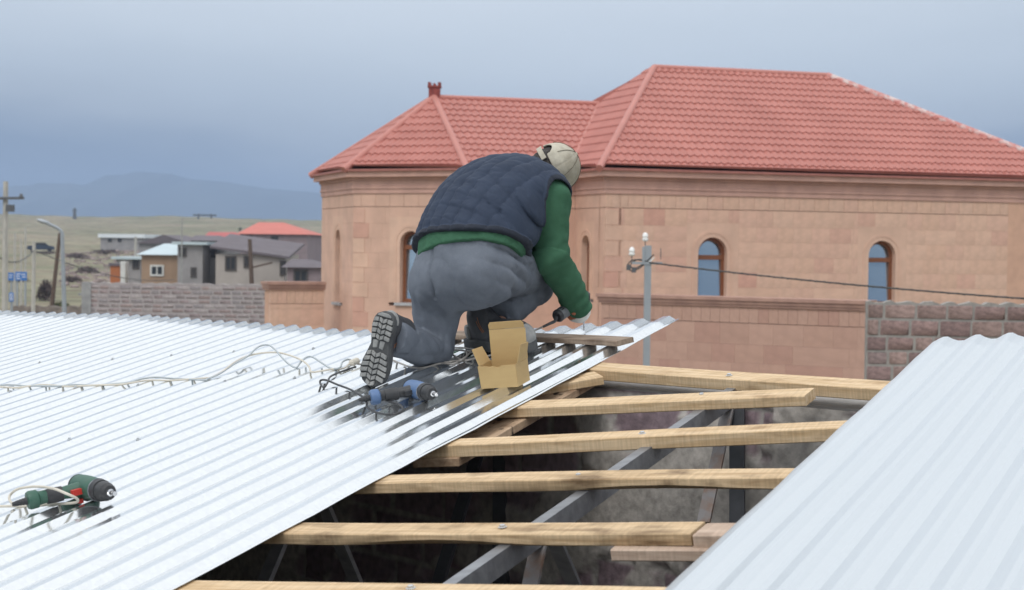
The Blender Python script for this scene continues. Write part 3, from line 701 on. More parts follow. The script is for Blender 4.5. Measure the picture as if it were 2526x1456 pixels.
# cornice under the eaves
outline = [C0, C1, C2, C3, J_, Af, Bf, Bb, W0]
def offset_poly(pts, d):
    o = []; n = len(pts)
    for i in range(n):
        a, b, c = pts[i-1], pts[i], pts[(i+1) % n]; u = (b - a).normalized(); v = (c - b).normalized()
        nu, nv = Vector((u.y, -u.x, 0)), Vector((v.y, -v.x, 0)); m_ = nu + nv; m_.normalize(); o.append(b + m_ * (d / max(.35, m_.dot(nu))))
    return o
co = MB()
for (z0, z1, d) in ((ZE - .62, ZE - .50, .03), (ZE - .50, ZE - .44, .055), (ZE - .44, ZE - .28, .04), (ZE - .28, ZE - .20, .08), (ZE - .20, ZE - .045, .23)):
    P = offset_poly(outline, d); I = offset_poly(outline, -.1); n = len(P); o = len(co.v)
    for (lst, z) in ((I, z0 + .001), (P, z0 + .001), (P, z1 - .001), (I, z1 - .001)): co.v += [Vector((p.x, p.y, z)) for p in lst]
    for i in range(n):
        for q in range(3): co.f.append((o + q*n + i, o + q*n + (i+1) % n, o + (q+1)*n + (i+1) % n, o + (q+1)*n + i))
obj('cornice', co, corn_m, house, ang=20)
# roof planes of pressed metal tiles
tile_m = mat('red_metal_tile', (.45, .168, .135), .5, base2=(.385, .138, .110), scale=.9, detail=6, spec=.4)
def tile_plane(poly, e, name='tile_sheet', wave=.2, row=.36):
    P = [Vector(p) for p in poly]; e = Vector(e).normalized(); n = None
    n = (P[1] - P[0]).cross(P[2] - P[0]).normalized(); n = n if n.z > 0 else -n
    s = n.cross(e); s = s if s.z > 0 else -s
    o = P[0]; q = [((p - o).dot(e), (p - o).dot(s)) for p in P]
    smin, smax = min(b for a, b in q), max(b for a, b in q); xmin, xmax = min(a for a, b in q), max(a for a, b in q)
    def ext(sv):
        xs = []
        for i in range(len(q)):
            (a, b), (c, d) = q[i], q[(i+1) % len(q)]
            if (b - sv) * (d - sv) <= 0 and abs(d - b) > 1e-9: xs.append(a + (c - a) * (sv - b) / (d - b))
            elif abs(d - b) < 1e-9 and abs(b - sv) < 1e-6: xs += [a, c]
        return (min(xs), max(xs)) if xs else (0, 0)
    ss = []; k = 0
    while smin + k * row < smax:
        for fr, hh in ((0, .030), (.5, .014), (.985, 0)):
            sv = smin + (k + fr) * row
            if sv < smax: ss.append((sv, hh))
        k += 1
    ss.append((smax - 1e-4, 0)); nx_ = int((xmax - xmin) / wave * 6) + 2; xs = np.linspace(xmin, xmax, nx_); V = []; F = []; keep = []
    for (sv, hh) in ss:
        a, b = ext(sv)
        for x in xs:
            xc = min(max(x, a), b); f = (x / wave) % 1; wv = .042 * (.5 + .5 * math.cos(2 * math.pi * f)) ** 1.3
            V.append(o + e * xc + s * (sv - (.02 * (.5 + .5 * math.cos(2*math.pi*f)) if hh > .03 else 0)) + n * (hh + wv)); keep.append(xc)
    m_ = nx_
    for j in range(len(ss) - 1):
        for i in range(m_ - 1):
            a, b, c, d = j*m_ + i, j*m_ + i + 1, (j+1)*m_ + i + 1, (j+1)*m_ + i
            if keep[b] - keep[a] > 1e-6 or keep[c] - keep[d] > 1e-6: F.append((a, b, c, d))
    return np_obj(name, np.array([tuple(p) for p in V]), F, tile_m, house, ang=50)
OV = .30
def zz(p, z): return Vector((p.x, p.y, z))
drop = .30
# eave corners pushed out past the cornice, on the roof slopes
Eo = offset_poly(outline, OV); eC0, eC1, eC2, eC3, eJ, eA, eB, eBb, eW0 = Eo
ze = ZE - .02
Rs = zz(Af + e1 * 3.2 + e2 * 4.5, ZR); Re = zz(Af + e1 * 8.56 + e2 * 4.5, ZR)
Ap = Vector((-2.17, 48.5, ZW)); Wv = zz(Ap + e1 * 4.8, ZW)
tile_plane([zz(eA, ze), zz(eB, ze), Re, Rs], e1)
tile_plane([zz(eA, ze), zz(eJ, ze), Wv, Rs], e2)
tile_plane([zz(eC3, ze), zz(eJ, ze), Wv, Ap], e1)
tile_plane([zz(eC2, ze), zz(eC3, ze), Ap], C3 - C2)
tile_plane([zz(eC1, ze), zz(eC2, ze), Ap], C2 - C1)
bk = MB(); pts = [zz(eC0, ze), zz(eC1, ze), Ap, Wv, Rs, Re, zz(eB, ze), zz(eBb, ze), zz(eW0, ze)]
bk.add(pts, [(0, 1, 2), (0, 2, 3, 8), (3, 4, 8), (8, 4, 5, 7), (5, 6, 7)]); obj('tile_sheet', bk, tile_m, house, smooth=False)
sof = MB(); sof.add([zz(p, ze - .03) for p in Eo], [tuple(range(len(Eo)))]); obj('soffit', sof, corn_m, house, smooth=False)
fa = MB(); nE = len(Eo); fI = offset_poly(Eo, -.03)
for z_ in (ze - .035, ze + .022): fa.v += [zz(p, z_) for p in Eo]
for i in range(nE): fa.f.append((i, (i + 1) % nE, nE + (i + 1) % nE, nE + i))
obj('fascia', fa, mat('red_fascia', (.36, .14, .115), .6), house, smooth=False)
cap_m = mat('red_ridge_cap', (.47, .185, .15), .5, var=.06, scale=1.5)
cap_w = mat('scuffed_ridge_cap', (.52, .19, .165), .5, base2=(.62, .50, .47), scale=5, detail=7, lo=.40, hi=.56)
def ridge(a, b, r=.095, m=cap_m, h=.0):
    a, b = Vector(a), Vector(b); nn = 10; pts_ = [a + (b - a) * i / nn + Vector((0, 0, h)) for i in range(nn + 1)]
    obj('ridge_cap', MB().tube(pts_, r, 10), m, house, ang=50)
ridge(Rs, Re); ridge(Rs, zz(eA, ze)); ridge(Re, zz(eB, ze), .11, cap_w); ridge(Ap, Wv, .085); ridge(Ap, zz(eC2, ze)); ridge(Ap, zz(eC3, ze)); ridge(Ap, zz(eC1, ze), .1); ridge(Wv, zz(eJ, ze), .07)
# gilded red vent crown on the apse
ch = MB(); cM = Matrix.Translation(Ap + Vector((0, .1, -.05)))
ch.box((-.155, -.155, 0), (.155, .155, .32), cM); ch.box((-.185, -.185, .32), (.185, .185, .37), cM)
vent = obj('chimney', ch, mat('dark_red_paint', (.235, .045, .035), .6, var=.3, scale=12), house, smooth=False)
for k in range(4):
    for j in range(3):
        a = k * math.pi / 2; Mk = cM @ Matrix.Rotation(a, 4, 'Z') @ Matrix.Translation((-.13 + j * .13, -.165, .37))
        obj('prong', MB().box((-.035, -.012, 0), (.035, .012, .09 if j % 2 == 0 else .06), Mk), MATS['dark_red_paint'], vent, smooth=False)

# ------------------------------------------------------------------ pink garden walls with moulded coping
gt_m = [mat('rose_tuff_%s' % 'abcd'[i], c, .92, var=.06, scale=2.5, detail=8, bump=.25, bscale=30, rnd=.02) for i, c in enumerate([(.475, .295, .228), (.46, .285, .222), (.485, .305, .238), (.445, .265, .208)])]
gt_me = [block_mesh('stone_block', m) for m in gt_m]
cop_m = mat('pink_coping', (.45, .275, .215), .9, base2=(.35, .21, .17), scale=3, detail=6)
def garden_wall(label, pa, pb, thick, zt, r, seed, gme=None, small=True, ledge=True, z0=.0):
    rr = random.Random(seed); o = thing('garden_wall', label, 'wall', (pa + pb) / 2 * 1.0)
    M = frame3(Vector((pa.x, pa.y, 0)), Vector((pb.x - pa.x, pb.y - pa.y, 0)), None); L = math.hypot(pb.x - pa.x, pb.y - pa.y); dz = (pb.z - pa.z)
    za = zt
    obj('core', MB().box((0, .14, -.1), (L, thick, za - .22), M), wall_m, o, smooth=False)
    lay_blocks(M, L, za - .22 - .36, za - .22, .36, (.23, .25), o, rr, depth=.13, joint=.005, meshes=gme or gt_me, wide=0)
    lay_blocks(M, L, .6, za - .59, .42, (.5, .75), o, rr, depth=.13, joint=.001, meshes=gme or gt_me)
    c = MB()
    for (a, b, d) in ((za - .22, za - .16, .04), (za - .16, za - .08, .07), (za - .08, za, .11)): c.box((-.02 - d * .6, -d, a + .001), (L + .02, thick + d, b - .001), M)
    obj('coping', c, cop_m, o, smooth=False); return o
gy_ = 40.0
pR0 = at(1482, 724, 42.4); pR1 = at(2136, 742, 38.9)
garden_wall('pink stone garden wall with a brown coping below the two arched windows', Vector((pR0.x, pR0.y, 0)), Vector((pR1.x, pR1.y, 0)), .5, (pR0.z + pR1.z) / 2, None, 31)
pL0 = at(666, 695, 47.0); pL1 = at(800, 695, 47.6)
garden_wall('short pink garden wall joining the rounded end of the red roofed building', Vector((pL0.x, pL0.y, 0)), Vector((pL1.x, pL1.y, 0)), .5, pL0.z, None, 32, tuff_me[:5])

# ------------------------------------------------------------------ rough stone walls
mort = mat('grey_mortar', (.34, .32, .295), .95, base2=(.25, .235, .22), scale=5, detail=7, bump=.6, bscale=22, bdist=.02)
def rough_unit():
    v, f = bevel_unit(.4, .24, .03); return v, f
RV_, RF_ = rough_unit()
def rough_meshes(cols, tagname, n=5):
    out = []; rr = random.Random(8)
    for i, c in enumerate(cols):
        m = mat('%s_%s' % (tagname, 'abcdefgh'[i]), c, .95, var=.28, scale=5, detail=8, bump=.8, bscale=16, bdist=.03, rnd=.12)
        b = bmesh.new(); bmesh.ops.create_cube(b, size=1); bmesh.ops.bevel(b, geom=b.edges[:], offset=.06, segments=2, affect='EDGES', profile=.6)
        for v in b.verts: v.co += Vector((rr.uniform(-.03, .03), rr.uniform(-.012, .012), rr.uniform(-.04, .04)))
        me = bpy.data.meshes.new('stone'); b.to_mesh(me); b.free(); me.materials.append(m); me.polygons.foreach_set('use_smooth', [True]*len(me.polygons)); out.append(me)
    return out
def rough_wall(label, pa, pb, ztop, h, wr_, meshes, mortar, seed, thick=.35, zlow=0.0, joint=.05, uneven=.02, base=0.0, mdep=.03):
    rr = random.Random(seed); o = thing('stone_wall', label, 'wall', Vector((pa.x, pa.y, base)))
    M = frame3(Vector((pa.x, pa.y, 0)), Vector((pb.x - pa.x, pb.y - pa.y, 0)), None); L = math.hypot(pb.x - pa.x, pb.y - pa.y)
    n = 60; mb = MB(); tops = [ztop + .02 * math.sin(i * 1.3 + seed) + .015 * rr.uniform(-1, 1) for i in range(n + 1)]
    for y in (mdep, thick):
        for i in range(n + 1): mb.v += [M @ Vector((L*i/n, y, base - .2)), M @ Vector((L*i/n, y, tops[i]))]
    k = 2 * (n + 1)
    for i in range(n):
        a = 2*i; mb.f += [(a, a+2, a+3, a+1), (k+a, k+a+1, k+a+3, k+a+2), (a+1, a+3, k+a+3, k+a+1)]
    mb.f += [(0, 1, k+1, k), (2*n, k+2*n, k+2*n+1, 2*n+1)]
    obj('mortar', mb, mortar, o, smooth=False)
    cnt = lay_blocks(M, L, zlow, ztop - .03, h, wr_, o, rr, depth=.2, name='stone', meshes=meshes, joint=joint, uneven=uneven, wide=0)
    return o, cnt
tuff_dark = rough_meshes([(.28, .19, .175), (.32, .225, .205), (.25, .17, .16), (.34, .24, .215), (.235, .175, .165)], 'rough_tuff')
q0 = at(2138, 745, 31.5); q1 = at(2760, 748, 31.0)
rough_wall('rough brown tuff block wall behind the right hand roof sheet', q0, q1, q0.z, (.23, .31), (.30, .58), tuff_dark, mort, 51, zlow=.9, joint=.042, uneven=.012, mdep=.006)
mort2 = mat('pale_mortar', (.42, .385, .38), .95, base2=(.35, .31, .31), scale=2.5, detail=7, bump=.4, bscale=12, bdist=.02)
far_st = rough_meshes([(.36, .31, .31), (.34, .295, .295), (.38, .335, .33), (.32, .26, .26), (.24, .215, .215), (.37, .29, .28)], 'far_stone')
q0 = at(222, 697, 84.0); q1 = at(668, 697, 84.0)
rough_wall('long pale grey stone block wall left of the red roofed building', q0, q1, q0.z, .215, (.40, .62), far_st, mort2, 52, zlow=q0.z - 2.25, joint=.07, uneven=.012, mdep=.004)
pp = at(216, 697, 84.2)
tag(obj('gate_post', MB().box((pp.x - .22, pp.y - .25, -.1), (pp.x + .22, pp.y + .2, pp.z + .02)).box((pp.x - .38, pp.y - .25, pp.z - .62), (pp.x - .22, pp.y + .1, pp.z - .5)), mat('concrete_post', (.29, .29, .29), .9, scale=3, var=.2), None, Matrix.Translation((pp.x, pp.y, 0)), smooth=False),
    'grey concrete post at the left end of the long stone wall', 'post')

# ------------------------------------------------------------------ poles, wires, lamp
galv = mat('grey_galvanised_pole', (.33, .36, .39), .5, metal=.3, var=.08, scale=4, stretch=(1, 1, .3))
white_ins = mat('white_porcelain', (.80, .80, .78), .25, var=.03)
wire_m = mat('dark_wire', (.06, .06, .058), .6)
conc_p = mat('pale_concrete', (.42, .405, .37), .9, var=.14, scale=3, stretch=(2, 2, .6))
wood_p = mat('dark_pole_wood', (.11, .075, .055), .9, var=.3, scale=8, stretch=(6, 6, .8))
iron = mat('painted_iron', (.10, .105, .115), .6)
pb_ = at(1594, 890, 30); pt = at(1597, 606, 30)
pole = thing('power_pole', 'grey square steel power pole with white insulators before the pink building', 'pole', (pb_.x, pb_.y, 0))
zt_ = pt.z; px_, py_ = pb_.x, pb_.y
obj('shaft', MB().box((px_ - .055, py_ - .055, 0), (px_ + .055, py_ + .055, zt_)), galv, pole, smooth=False)
obj('bracket', MB().box((px_ - .10, py_ - .075, zt_ - .28), (px_ - .058, py_ - .035, at(0, 590, 30).z + .0)).box((px_ - .27, py_ - .07, zt_ - .315), (px_ + .24, py_ - .058, zt_ - .275)), galv, pole, smooth=False)
def insulator(x, y, z, s=.052):
    o = obj('insulator', MB().lathe([(0, s*.55), (.02, s), (.05, s), (.06, s*.7), (.085, s*.95), (.125, s*.8), (.15, s*.4)], Matrix.Translation((x, y, z)) @ Matrix.Rotation(-math.pi/2, 4, 'Y'), 12), white_ins, pole)
    return o
for (ix, iy) in ((1591, 596), (1558, 632)):
    p = at(ix, iy, 29.95); insulator(p.x, p.y, p.z)
    obj('pin', MB().tube([(p.x, p.y, p.z + .03), (p.x, p.y, zt_ - .29 if ix < 1570 else p.z - .12)], .008, 6), iron, pole)
p = at(1629, 640, 29.95); obj('pin', MB().tube([(p.x, p.y, p.z), (p.x, p.y, p.z + .19)], .007, 6), iron, pole)
loop = [at(*q, 29.9) for q in ((1604, 648), (1585, 643), (1560, 642), (1547, 656), (1556, 668), (1576, 662), (1590, 648), (1575, 640), (1555, 652), (1562, 664), (1580, 655), (1600, 640), (1612, 628))]
obj('tap_wire', MB().tube(smooth_path(loop, 5), .011, 6), wire_m, pole)
for q in ((1550, 660), (1563, 666)):
    p = at(*q, 29.88); obj('clamp', MB().box(p - Vector((.035, .03, .045)), p + Vector((.035, .03, .045))), iron, pole, smooth=False)
obj('tap_wire', MB().tube(smooth_path([at(*q, 29.9) for q in ((1597, 650), (1607, 642), (1613, 635))], 4), .01, 6), white_ins, pole)
wa, wb_ = at(1600, 648, 29.9), at(2760, 752, 25.0)
wp = [wa + (wb_ - wa) * (i/24) - Vector((0, 0, .06 * 4 * (i/24) * (1 - i/24))) for i in range(25)]
mbw = MB().tube(wp, .013, 6); tw = [p + Vector((0, .012*math.cos(i*2.1), .012*math.sin(i*2.1))) for i, p in enumerate(smooth_path(wp, 4))]
mbw.tube(tw, .009, 5)
tag(obj('power_line', mbw, wire_m, None, Matrix.Translation(wa)), 'dark twisted cable running from the steel pole to the right photo edge', 'cable')

def tapered(name, label, px0, py0, px1, py1, d, w0, w1, m, n=4, extra=None, cat='pole', zb=None, rot=0.0):
    a, b = at(px0, py0, d), at(px1, py1, d); zb = float(terrain(b.x, b.y)) - .1 if zb is None else zb
    dirv = (a - b).normalized(); b = b - dirv * max(0, (b.z - zb) / max(.2, dirv.z))
    o = thing(name, label, cat, b); mb = MB().tube([b, b + (a - b) * .5, a], [w0, (w0 + w1)/2, w1], n); obj('shaft', mb, m, o, smooth=n > 5)
    if extra: extra(o, a, b, d)
    return o
def ex1(o, a, b, d):
    p = at(20, 492, d - .15); obj('crossarm', MB().bar(p - Vector((1.4, 0, 0)), p + Vector((.55, 0, .05)), .09), iron, o, smooth=False)
    for x in (-1.2, -.7, .45): obj('insulator', MB().lathe([(0, .04), (.04, .07), (.12, .06), (.16, .03)], Matrix.Translation(p + Vector((x, 0, .04))) @ Matrix.Rotation(-math.pi/2, 4, 'Y'), 8), iron, o)
    q = at(23, 514, d - .2); obj('clamp', MB().box(q - Vector((.1, .1, .12)), q + Vector((.16, .1, .12))), iron, o, smooth=False)
tapered('utility_pole', 'tall pale concrete utility pole at the left edge of the photo', 14, 448, 12, 770, 62, .13, .095, conc_p, 6, ex1)
tapered('utility_pole', 'shorter pale concrete pole between the tall pole and street lamp', 84, 596, 82, 770, 78, .11, .085, conc_p, 6)
def ex2(o, a, b, d):
    p = [a, a + (at(150, 568, d) - a) * 1, at(142, 562, d), at(125, 554, d), at(108, 548, d)]
    obj('arm', MB().tube(smooth_path([at(155, 585, d), at(151, 571, d), at(140, 562, d), at(122, 554, d), at(112, 549, d)], 4), .07, 6), galv, o)
    h = at(107, 547, d); obj('lamp_head', MB().lathe([(-.28, .03), (-.2, .07), (.1, .09), (.25, .05)], frame(h, at(100, 545, d) - h, Vector((0, 0, 1))), 8), galv, o)
tapered('street_lamp', 'grey street lamp with a curved arm left of the stone wall', 153, 574, 159, 772, 70, .10, .07, galv, 8, ex2, cat='street lamp')
tapered('utility_pole', 'dark leaning wooden pole just left of the street lamp', 148, 575, 131, 727, 92, .12, .09, wood_p, 7)
def ex3(o, a, b, d):
    p0, p1 = at(622, 660, d - .1), at(672, 648, d - .1); obj('crossarm', MB().bar(p0, p1, .12), wood_p, o, smooth=False)
tapered('utility_pole', 'dark wooden pole in front of the beige house', 616, 590, 621, 705, 120, .17, .13, wood_p, 7, ex3)
tapered('utility_pole', 'pale concrete pole beside the white roofed shed', 335, 585, 334, 665, 150, .15, .12, conc_p, 6)
for i, (a, b, c, e, d) in enumerate(((63, 560, 62, 690, 120), (37, 575, 36, 715, 100), (52, 590, 52, 715, 110))):
    tapered('utility_pole', ['thin distant pole nearest the tall concrete pole', 'thin distant pole rising over the blue signs, leftmost', 'thin distant pole rising over the blue signs, between two others'][i] if i else 'thin distant pole right of the two poles over the blue signs', a, b, c, e, d, .08, .06, conc_p, 5)
tapered('utility_pole', 'thin grey pole in front of the grey flat roofed house', 449, 540, 447, 700, 118, .06, .045, mat('grey_pole', (.3, .3, .29), .9), 5)
wl_m = wire_m
for (lab, a, b, da, db) in (('thin wire from the left photo edge to the shorter concrete pole', (-30, 612), (84, 618), 62, 78), ('thin wire from the shorter concrete pole toward the tan house', (84, 618), (430, 690), 78, 118)):
    A, B = at(*a, da), at(*b, db); pts = [A + (B - A)*(i/12) - Vector((0, 0, .5*4*(i/12)*(1 - i/12))) for i in range(13)]
    tag(obj('overhead_wire', MB().tube(pts, .022, 5), wl_m, None, Matrix.Translation(A)), lab, 'wire')
# pylons on the skyline
def pylon(label, px, py0, py1, d, kind):
    t, b = at(px, py0, d), at(px, py1, d); b.z = float(terrain(b.x, b.y)); o = thing('pylon', label, 'pylon', b); H = t.z - b.z; m = iron
    if kind == 'lattice':
        mb = MB(); w0, w1 = H*.10, H*.025
        for sx_ in (-1, 1):
            for sy_ in (-1, 1): mb.bar(b + Vector((sx_*w0, sy_*w0, 0)), t + Vector((sx_*w1, sy_*w1, 0)), .42)
        for k in range(8):
            z0, z1 = k/8, (k+1)/8; a0, a1 = w0 + (w1-w0)*z0, w0 + (w1-w0)*z1
            for s in (-1, 1):
                mb.bar(b + Vector((-a0*s, -a0, H*z0)), b + Vector((a1*s, -a1, H*z1)), .3)
        obj('mast', mb, m, o, smooth=False)
        for z, l in ((.93, .13), (.8, .2), (.67, .15)): obj('crossarm', MB().bar(b + Vector((-H*l, 0, H*z)), b + Vector((H*l, 0, H*z)), .35), m, o, smooth=False)
    else:
        for s in (-1, 1): obj('leg', MB().bar(b + Vector((s*2.5, 0, -1)), b + Vector((s*2.3, 0, H)), .55), m, o, smooth=False)
        obj('crossarm', MB().bar(b + Vector((-4.3, 0, H - .5)), b + Vector((4.3, 0, H - .5)), .6), m, o, smooth=False)
pylon('distant lattice power pylon on the grassy skyline', 184, 514, 550, 640, 'lattice')
pylon('distant two legged power pylon on the grassy skyline', 505, 528, 556, 660, 'H')

# ------------------------------------------------------------------ far houses
def hmat(n, c, v=.1): return mat(n, c, .9, var=v, scale=.9, detail=6)
dark_w = mat('dark_window', (.03, .033, .038), .2); white_f = mat('white_frame', (.65, .65, .63), .6)
def far_house(name, label, d, x0, x1, ye, dep, wall, roofm, kind, yr, ridge=None, wins=(), over=.35, skew=0.0, cat='house', fr=None, yb=None, roof2=None):
    a, b = at(x0, ye, d), at(x1, ye, d); zb = min(float(terrain(a.x, a.y)), float(terrain(b.x, b.y)), float(terrain(b.x, b.y + dep))) - .3
    o = thing(name, label, cat, ((a.x + b.x)/2, a.y, zb)); zE = (a.z + b.z)/2; zR = at((x0 + x1)/2, yr, d + dep/2).z
    W = MB().box((a.x, a.y, zb), (b.x, a.y + dep, zE)); obj('wall', W, wall, o, smooth=False)
    X0, X1, Y0, Y1 = a.x - over, b.x + over, a.y - over, a.y + dep + over
    if kind == 'hip':
        r0, r1 = (at(ridge[0], yr, d + dep/2).x, at(ridge[1], yr, d + dep/2).x); ym = a.y + dep/2
        v = [(X0, Y0, zE), (X1, Y0, zE), (X1, Y1, zE), (X0, Y1, zE), (r0, ym, zR), (r1, ym, zR)]
        m = MB().add(v, [(0, 1, 5, 4), (1, 2, 5), (2, 3, 4, 5), (3, 0, 4), (3, 2, 1, 0)])
    elif kind == 'gable':   # gable facing the viewer, ridge running back
        rx = at(ridge[0], yr, d).x; v = [(X0, Y0, zE), (X1, Y0, zE), (rx, Y0, zR), (X0, Y1, zE), (X1, Y1, zE), (rx, Y1, zR)]
        m = MB().add(v, [(0, 2, 5, 3), (2, 1, 4, 5), (0, 1, 2), (3, 5, 4), (0, 3, 4, 1)])
    elif kind == 'shed':    # one slope, left to right
        zl, zr_ = at(x0, yr, d).z, at(x1, ridge[0], d).z; v = [(X0, Y0, zl), (X1, Y0, zr_), (X1, Y1, zr_ + .9), (X0, Y1, zl + .9), (X0, Y0, zl - .16), (X1, Y0, zr_ - .16), (X1, Y1, zr_ + .74), (X0, Y1, zl + .74)]
        m = MB().add(v, [(0, 1, 2, 3), (7, 6, 5, 4), (4, 5, 1, 0), (5, 6, 2, 1), (6, 7, 3, 2), (7, 4, 0, 3)])
    else:
        m = MB().box((X0, Y0, zE), (X1, Y1, zE + max(.2, (zR - zE)*.6)))
    obj('roof', m, roofm, o, smooth=False)
    for (wx0, wy0, wx1, wy1) in wins:
        p, q = at(wx0, wy1, d - .01), at(wx1, wy0, d - .01); f = .12
        fo = MB()
        for (lo, hi) in (((p.x - f, p.z - f), (q.x + f, p.z)), ((p.x - f, q.z), (q.x + f, q.z + f)), ((p.x - f, p.z), (p.x, q.z)), ((q.x, p.z), (q.x + f, q.z)), (((p.x + q.x)/2 - .04, p.z), ((p.x + q.x)/2 + .04, q.z))):
            fo.box((lo[0], a.y - .07, lo[1]), (hi[0], a.y - .001, hi[1]))
        wo = obj('window', fo, fr or white_f, o, smooth=False)
        obj('pane', MB().box((p.x, a.y - .03, p.z), (q.x, a.y - .002, q.z)), dark_w, wo, smooth=False)
    return o
purple_r = hmat('purple_grey_roof', (.135, .115, .125)); pale_r = hmat('pale_blue_roof', (.48, .56, .59), .05); red_r = hmat('far_red_roof', (.52, .165, .13), .06)
beige_w = hmat('beige_render', (.40, .36, .33), .07); tan_w = hmat('tan_brick', (.36, .245, .165), .08); grey_w = hmat('grey_block', (.30, .285, .285), .12); mauve_w = hmat('mauve_stone', (.24, .19, .20), .12)
dark_f = mat('dark_frame', (.07, .06, .055), .7); white_r = hmat('white_sheet_roof', (.70, .74, .77), .04)
far_house('house', 'tan house with pale blue hipped roof and white framed window', 128, 349, 440, 629, 9, tan_w, pale_r, 'hip', 601, (405, 470), [(374, 658, 400, 677)])
far_house('house', 'grey block house with a flat pale roof beside the tan house', 124, 438, 500, 604, 8, grey_w, pale_r, 'flat', 596, None, [(446, 616, 456, 629), (474, 664, 480, 680)], fr=dark_f)
far_house('house_porch', 'recessed grey bay with dark openings right of the grey block house', 127, 500, 532, 608, 6, grey_w, pale_r, 'flat', 600, None, [(497, 610, 502, 645), (524, 613, 530, 632)], fr=dark_f, cat='house part')
far_house('house', 'beige house with long sloping purple grey roof and dark window', 122, 532, 702, 628, 8, beige_w, purple_r, 'shed', 607, (633,), [(559, 636, 579, 664), (605, 637, 614, 657), (694, 648, 702, 676)], fr=dark_f)
far_house('house', 'big mauve stone house with bright red hipped roof', 190, 592, 758, 578, 16, mauve_w, red_r, 'hip', 549, (638, 700), [(610, 584, 620, 600), (628, 588, 634, 596), (670, 585, 684, 600)], fr=dark_f)
far_house('house', 'low house behind with a dull red roof, left of the big red roof', 230, 505, 590, 589, 12, grey_w, hmat('dull_red_roof', (.42, .11, .10)), 'hip', 573, (515, 580))
far_house('shed', 'long grey shed with white sheet roof on the far slope', 290, 248, 352, 587, 16, grey_w, white_r, 'flat', 572, None, [(268, 590, 274, 596), (292, 590, 298, 596)], cat='shed', fr=dark_f)
far_house('house', 'grey gabled house with a purple grey roof behind the tan house', 205, 343, 470, 602, 14, grey_w, purple_r, 'gable', 580, (404,), [(398, 590, 418, 600)], fr=dark_f)
far_house('house', 'dark roofed house right of the white shed, with black gable end', 200, 470, 552, 594, 12, grey_w, purple_r, 'hip', 581, (482, 540), (), fr=dark_f)
far_house('house', 'dark low house tucked beside the red roofed stone building, purple roof', 115, 708, 790, 660, 7, mauve_w, purple_r, 'hip', 640, (720, 770), [(728, 670, 755, 700)], fr=dark_f)
far_house('house', 'small bluish roofed house right of the big red roof', 210, 757, 800, 600, 9, grey_w, hmat('blue_grey_roof', (.22, .26, .31)), 'hip', 588, (765, 795), (), fr=dark_f)
far_house('shed', 'small open shed with a flat pale roof left of the tan house', 140, 287, 346, 640, 5, grey_w, pale_r, 'flat', 633, None, [(330, 642, 340, 660)], cat='shed', fr=dark_f)
far_house('outhouse', 'orange brown outhouse hut below the open shed', 132, 272, 296, 656, 2, hmat('rust_orange', (.42, .15, .06)), purple_r, 'flat', 654, None, (), over=.1, cat='hut')
far_house('water_tank', 'white upright tank next to the orange hut', 131.5, 297, 309, 652, 1, white_f, white_f, 'flat', 651, None, (), over=.02, cat='tank')
# parked car on the slope
def car(label, px, py, d, m):
    p = at(px, py, d); p.z = float(terrain(p.x, p.y)); o = thing('parked_car', label, 'car', p); M = Matrix.Translation(p) @ Matrix.Rotation(.25, 4, 'Z')
    sec = [(-2.1, .35), (-2.15, .75), (-1.9, .95), (-1.2, 1.0), (-.7, 1.42), (.6, 1.45), (1.2, 1.0), (1.95, .88), (2.1, .6), (2.05, .35)]
    F = M @ Matrix.Rotation(math.pi/2, 4, 'X') @ Matrix.Translation((0, 0, -.85)); obj('body', MB().prism(sec, F, 1.7), m, o, ang=20)
    obj('window', MB().prism([(-1.0, 1.02), (-.66, 1.36), (.55, 1.38), (1.0, 1.02)], M @ Matrix.Rotation(math.pi/2, 4, 'X') @ Matrix.Translation((0, 0, -.87)), 1.74), dark_w, o, smooth=False)
    for x in (-1.3, 1.3):
        for y in (-.78, .78):
            obj('wheel', MB().lathe([(-.1, .1), (-.1, .32), (.1, .32), (.1, .1)], M @ Matrix.Translation((x, y, .32)) @ Matrix.Rotation(math.pi/2, 4, 'Z'), 14), mat('rubber', (.02, .02, .022), .8), o)
car('dark blue car parked on the slope behind the street lamp', 101, 602, 280, mat('dark_blue_paint', (.03, .045, .075), .3))
# blue road signs
sign_b = mat('sign_blue', (.045, .17, .48), .5, var=.05); sign_w = mat('sign_white', (.75, .76, .78), .6, var=.02)
def sign(label, x0, y0, x1, y1, d, posts, lines):
    a, b = at(x0, y1, d), at(x1, y0, d); zb = float(terrain((a.x + b.x)/2, a.y)); o = thing('road_sign', label, 'sign', ((a.x+b.x)/2, a.y, zb))
    obj('panel', MB().box((a.x, a.y, a.z), (b.x, a.y + .05, b.z)), sign_b, o, smooth=False)
    mb = MB(); W, H = b.x - a.x, b.z - a.z
    for (u0, u1, v) in lines: mb.box((a.x + W*u0, a.y - .012, a.z + H*(v - .045)), (a.x + W*u1, a.y - .002, a.z + H*(v + .045)))
    obj('marking', mb, sign_w, o, smooth=False)
    for u in posts: obj('post', MB().bar((a.x + W*u, a.y + .1, zb), (a.x + W*u, a.y + .1, b.z), .09), galv, o, smooth=False)
sign('wide blue road sign panel between the concrete poles', 37, 671, 66, 692, 96, (.15, .85), [(.1, .45, .75), (.1, .4, .5), (.55, .9, .7), (.6, .9, .4), (.1, .5, .22)])
sign('smaller blue road sign panel half hidden by the tall concrete pole', 20, 673, 34, 692, 97, (.5,), [(.15, .8, .7), (.15, .7, .4)])
sign('low blue board near the foot of the tall concrete pole', 22, 722, 33, 744, 80, (.5,), [(.15, .85, .8), (.15, .85, .6), (.15, .85, .4), (.15, .85, .2)])
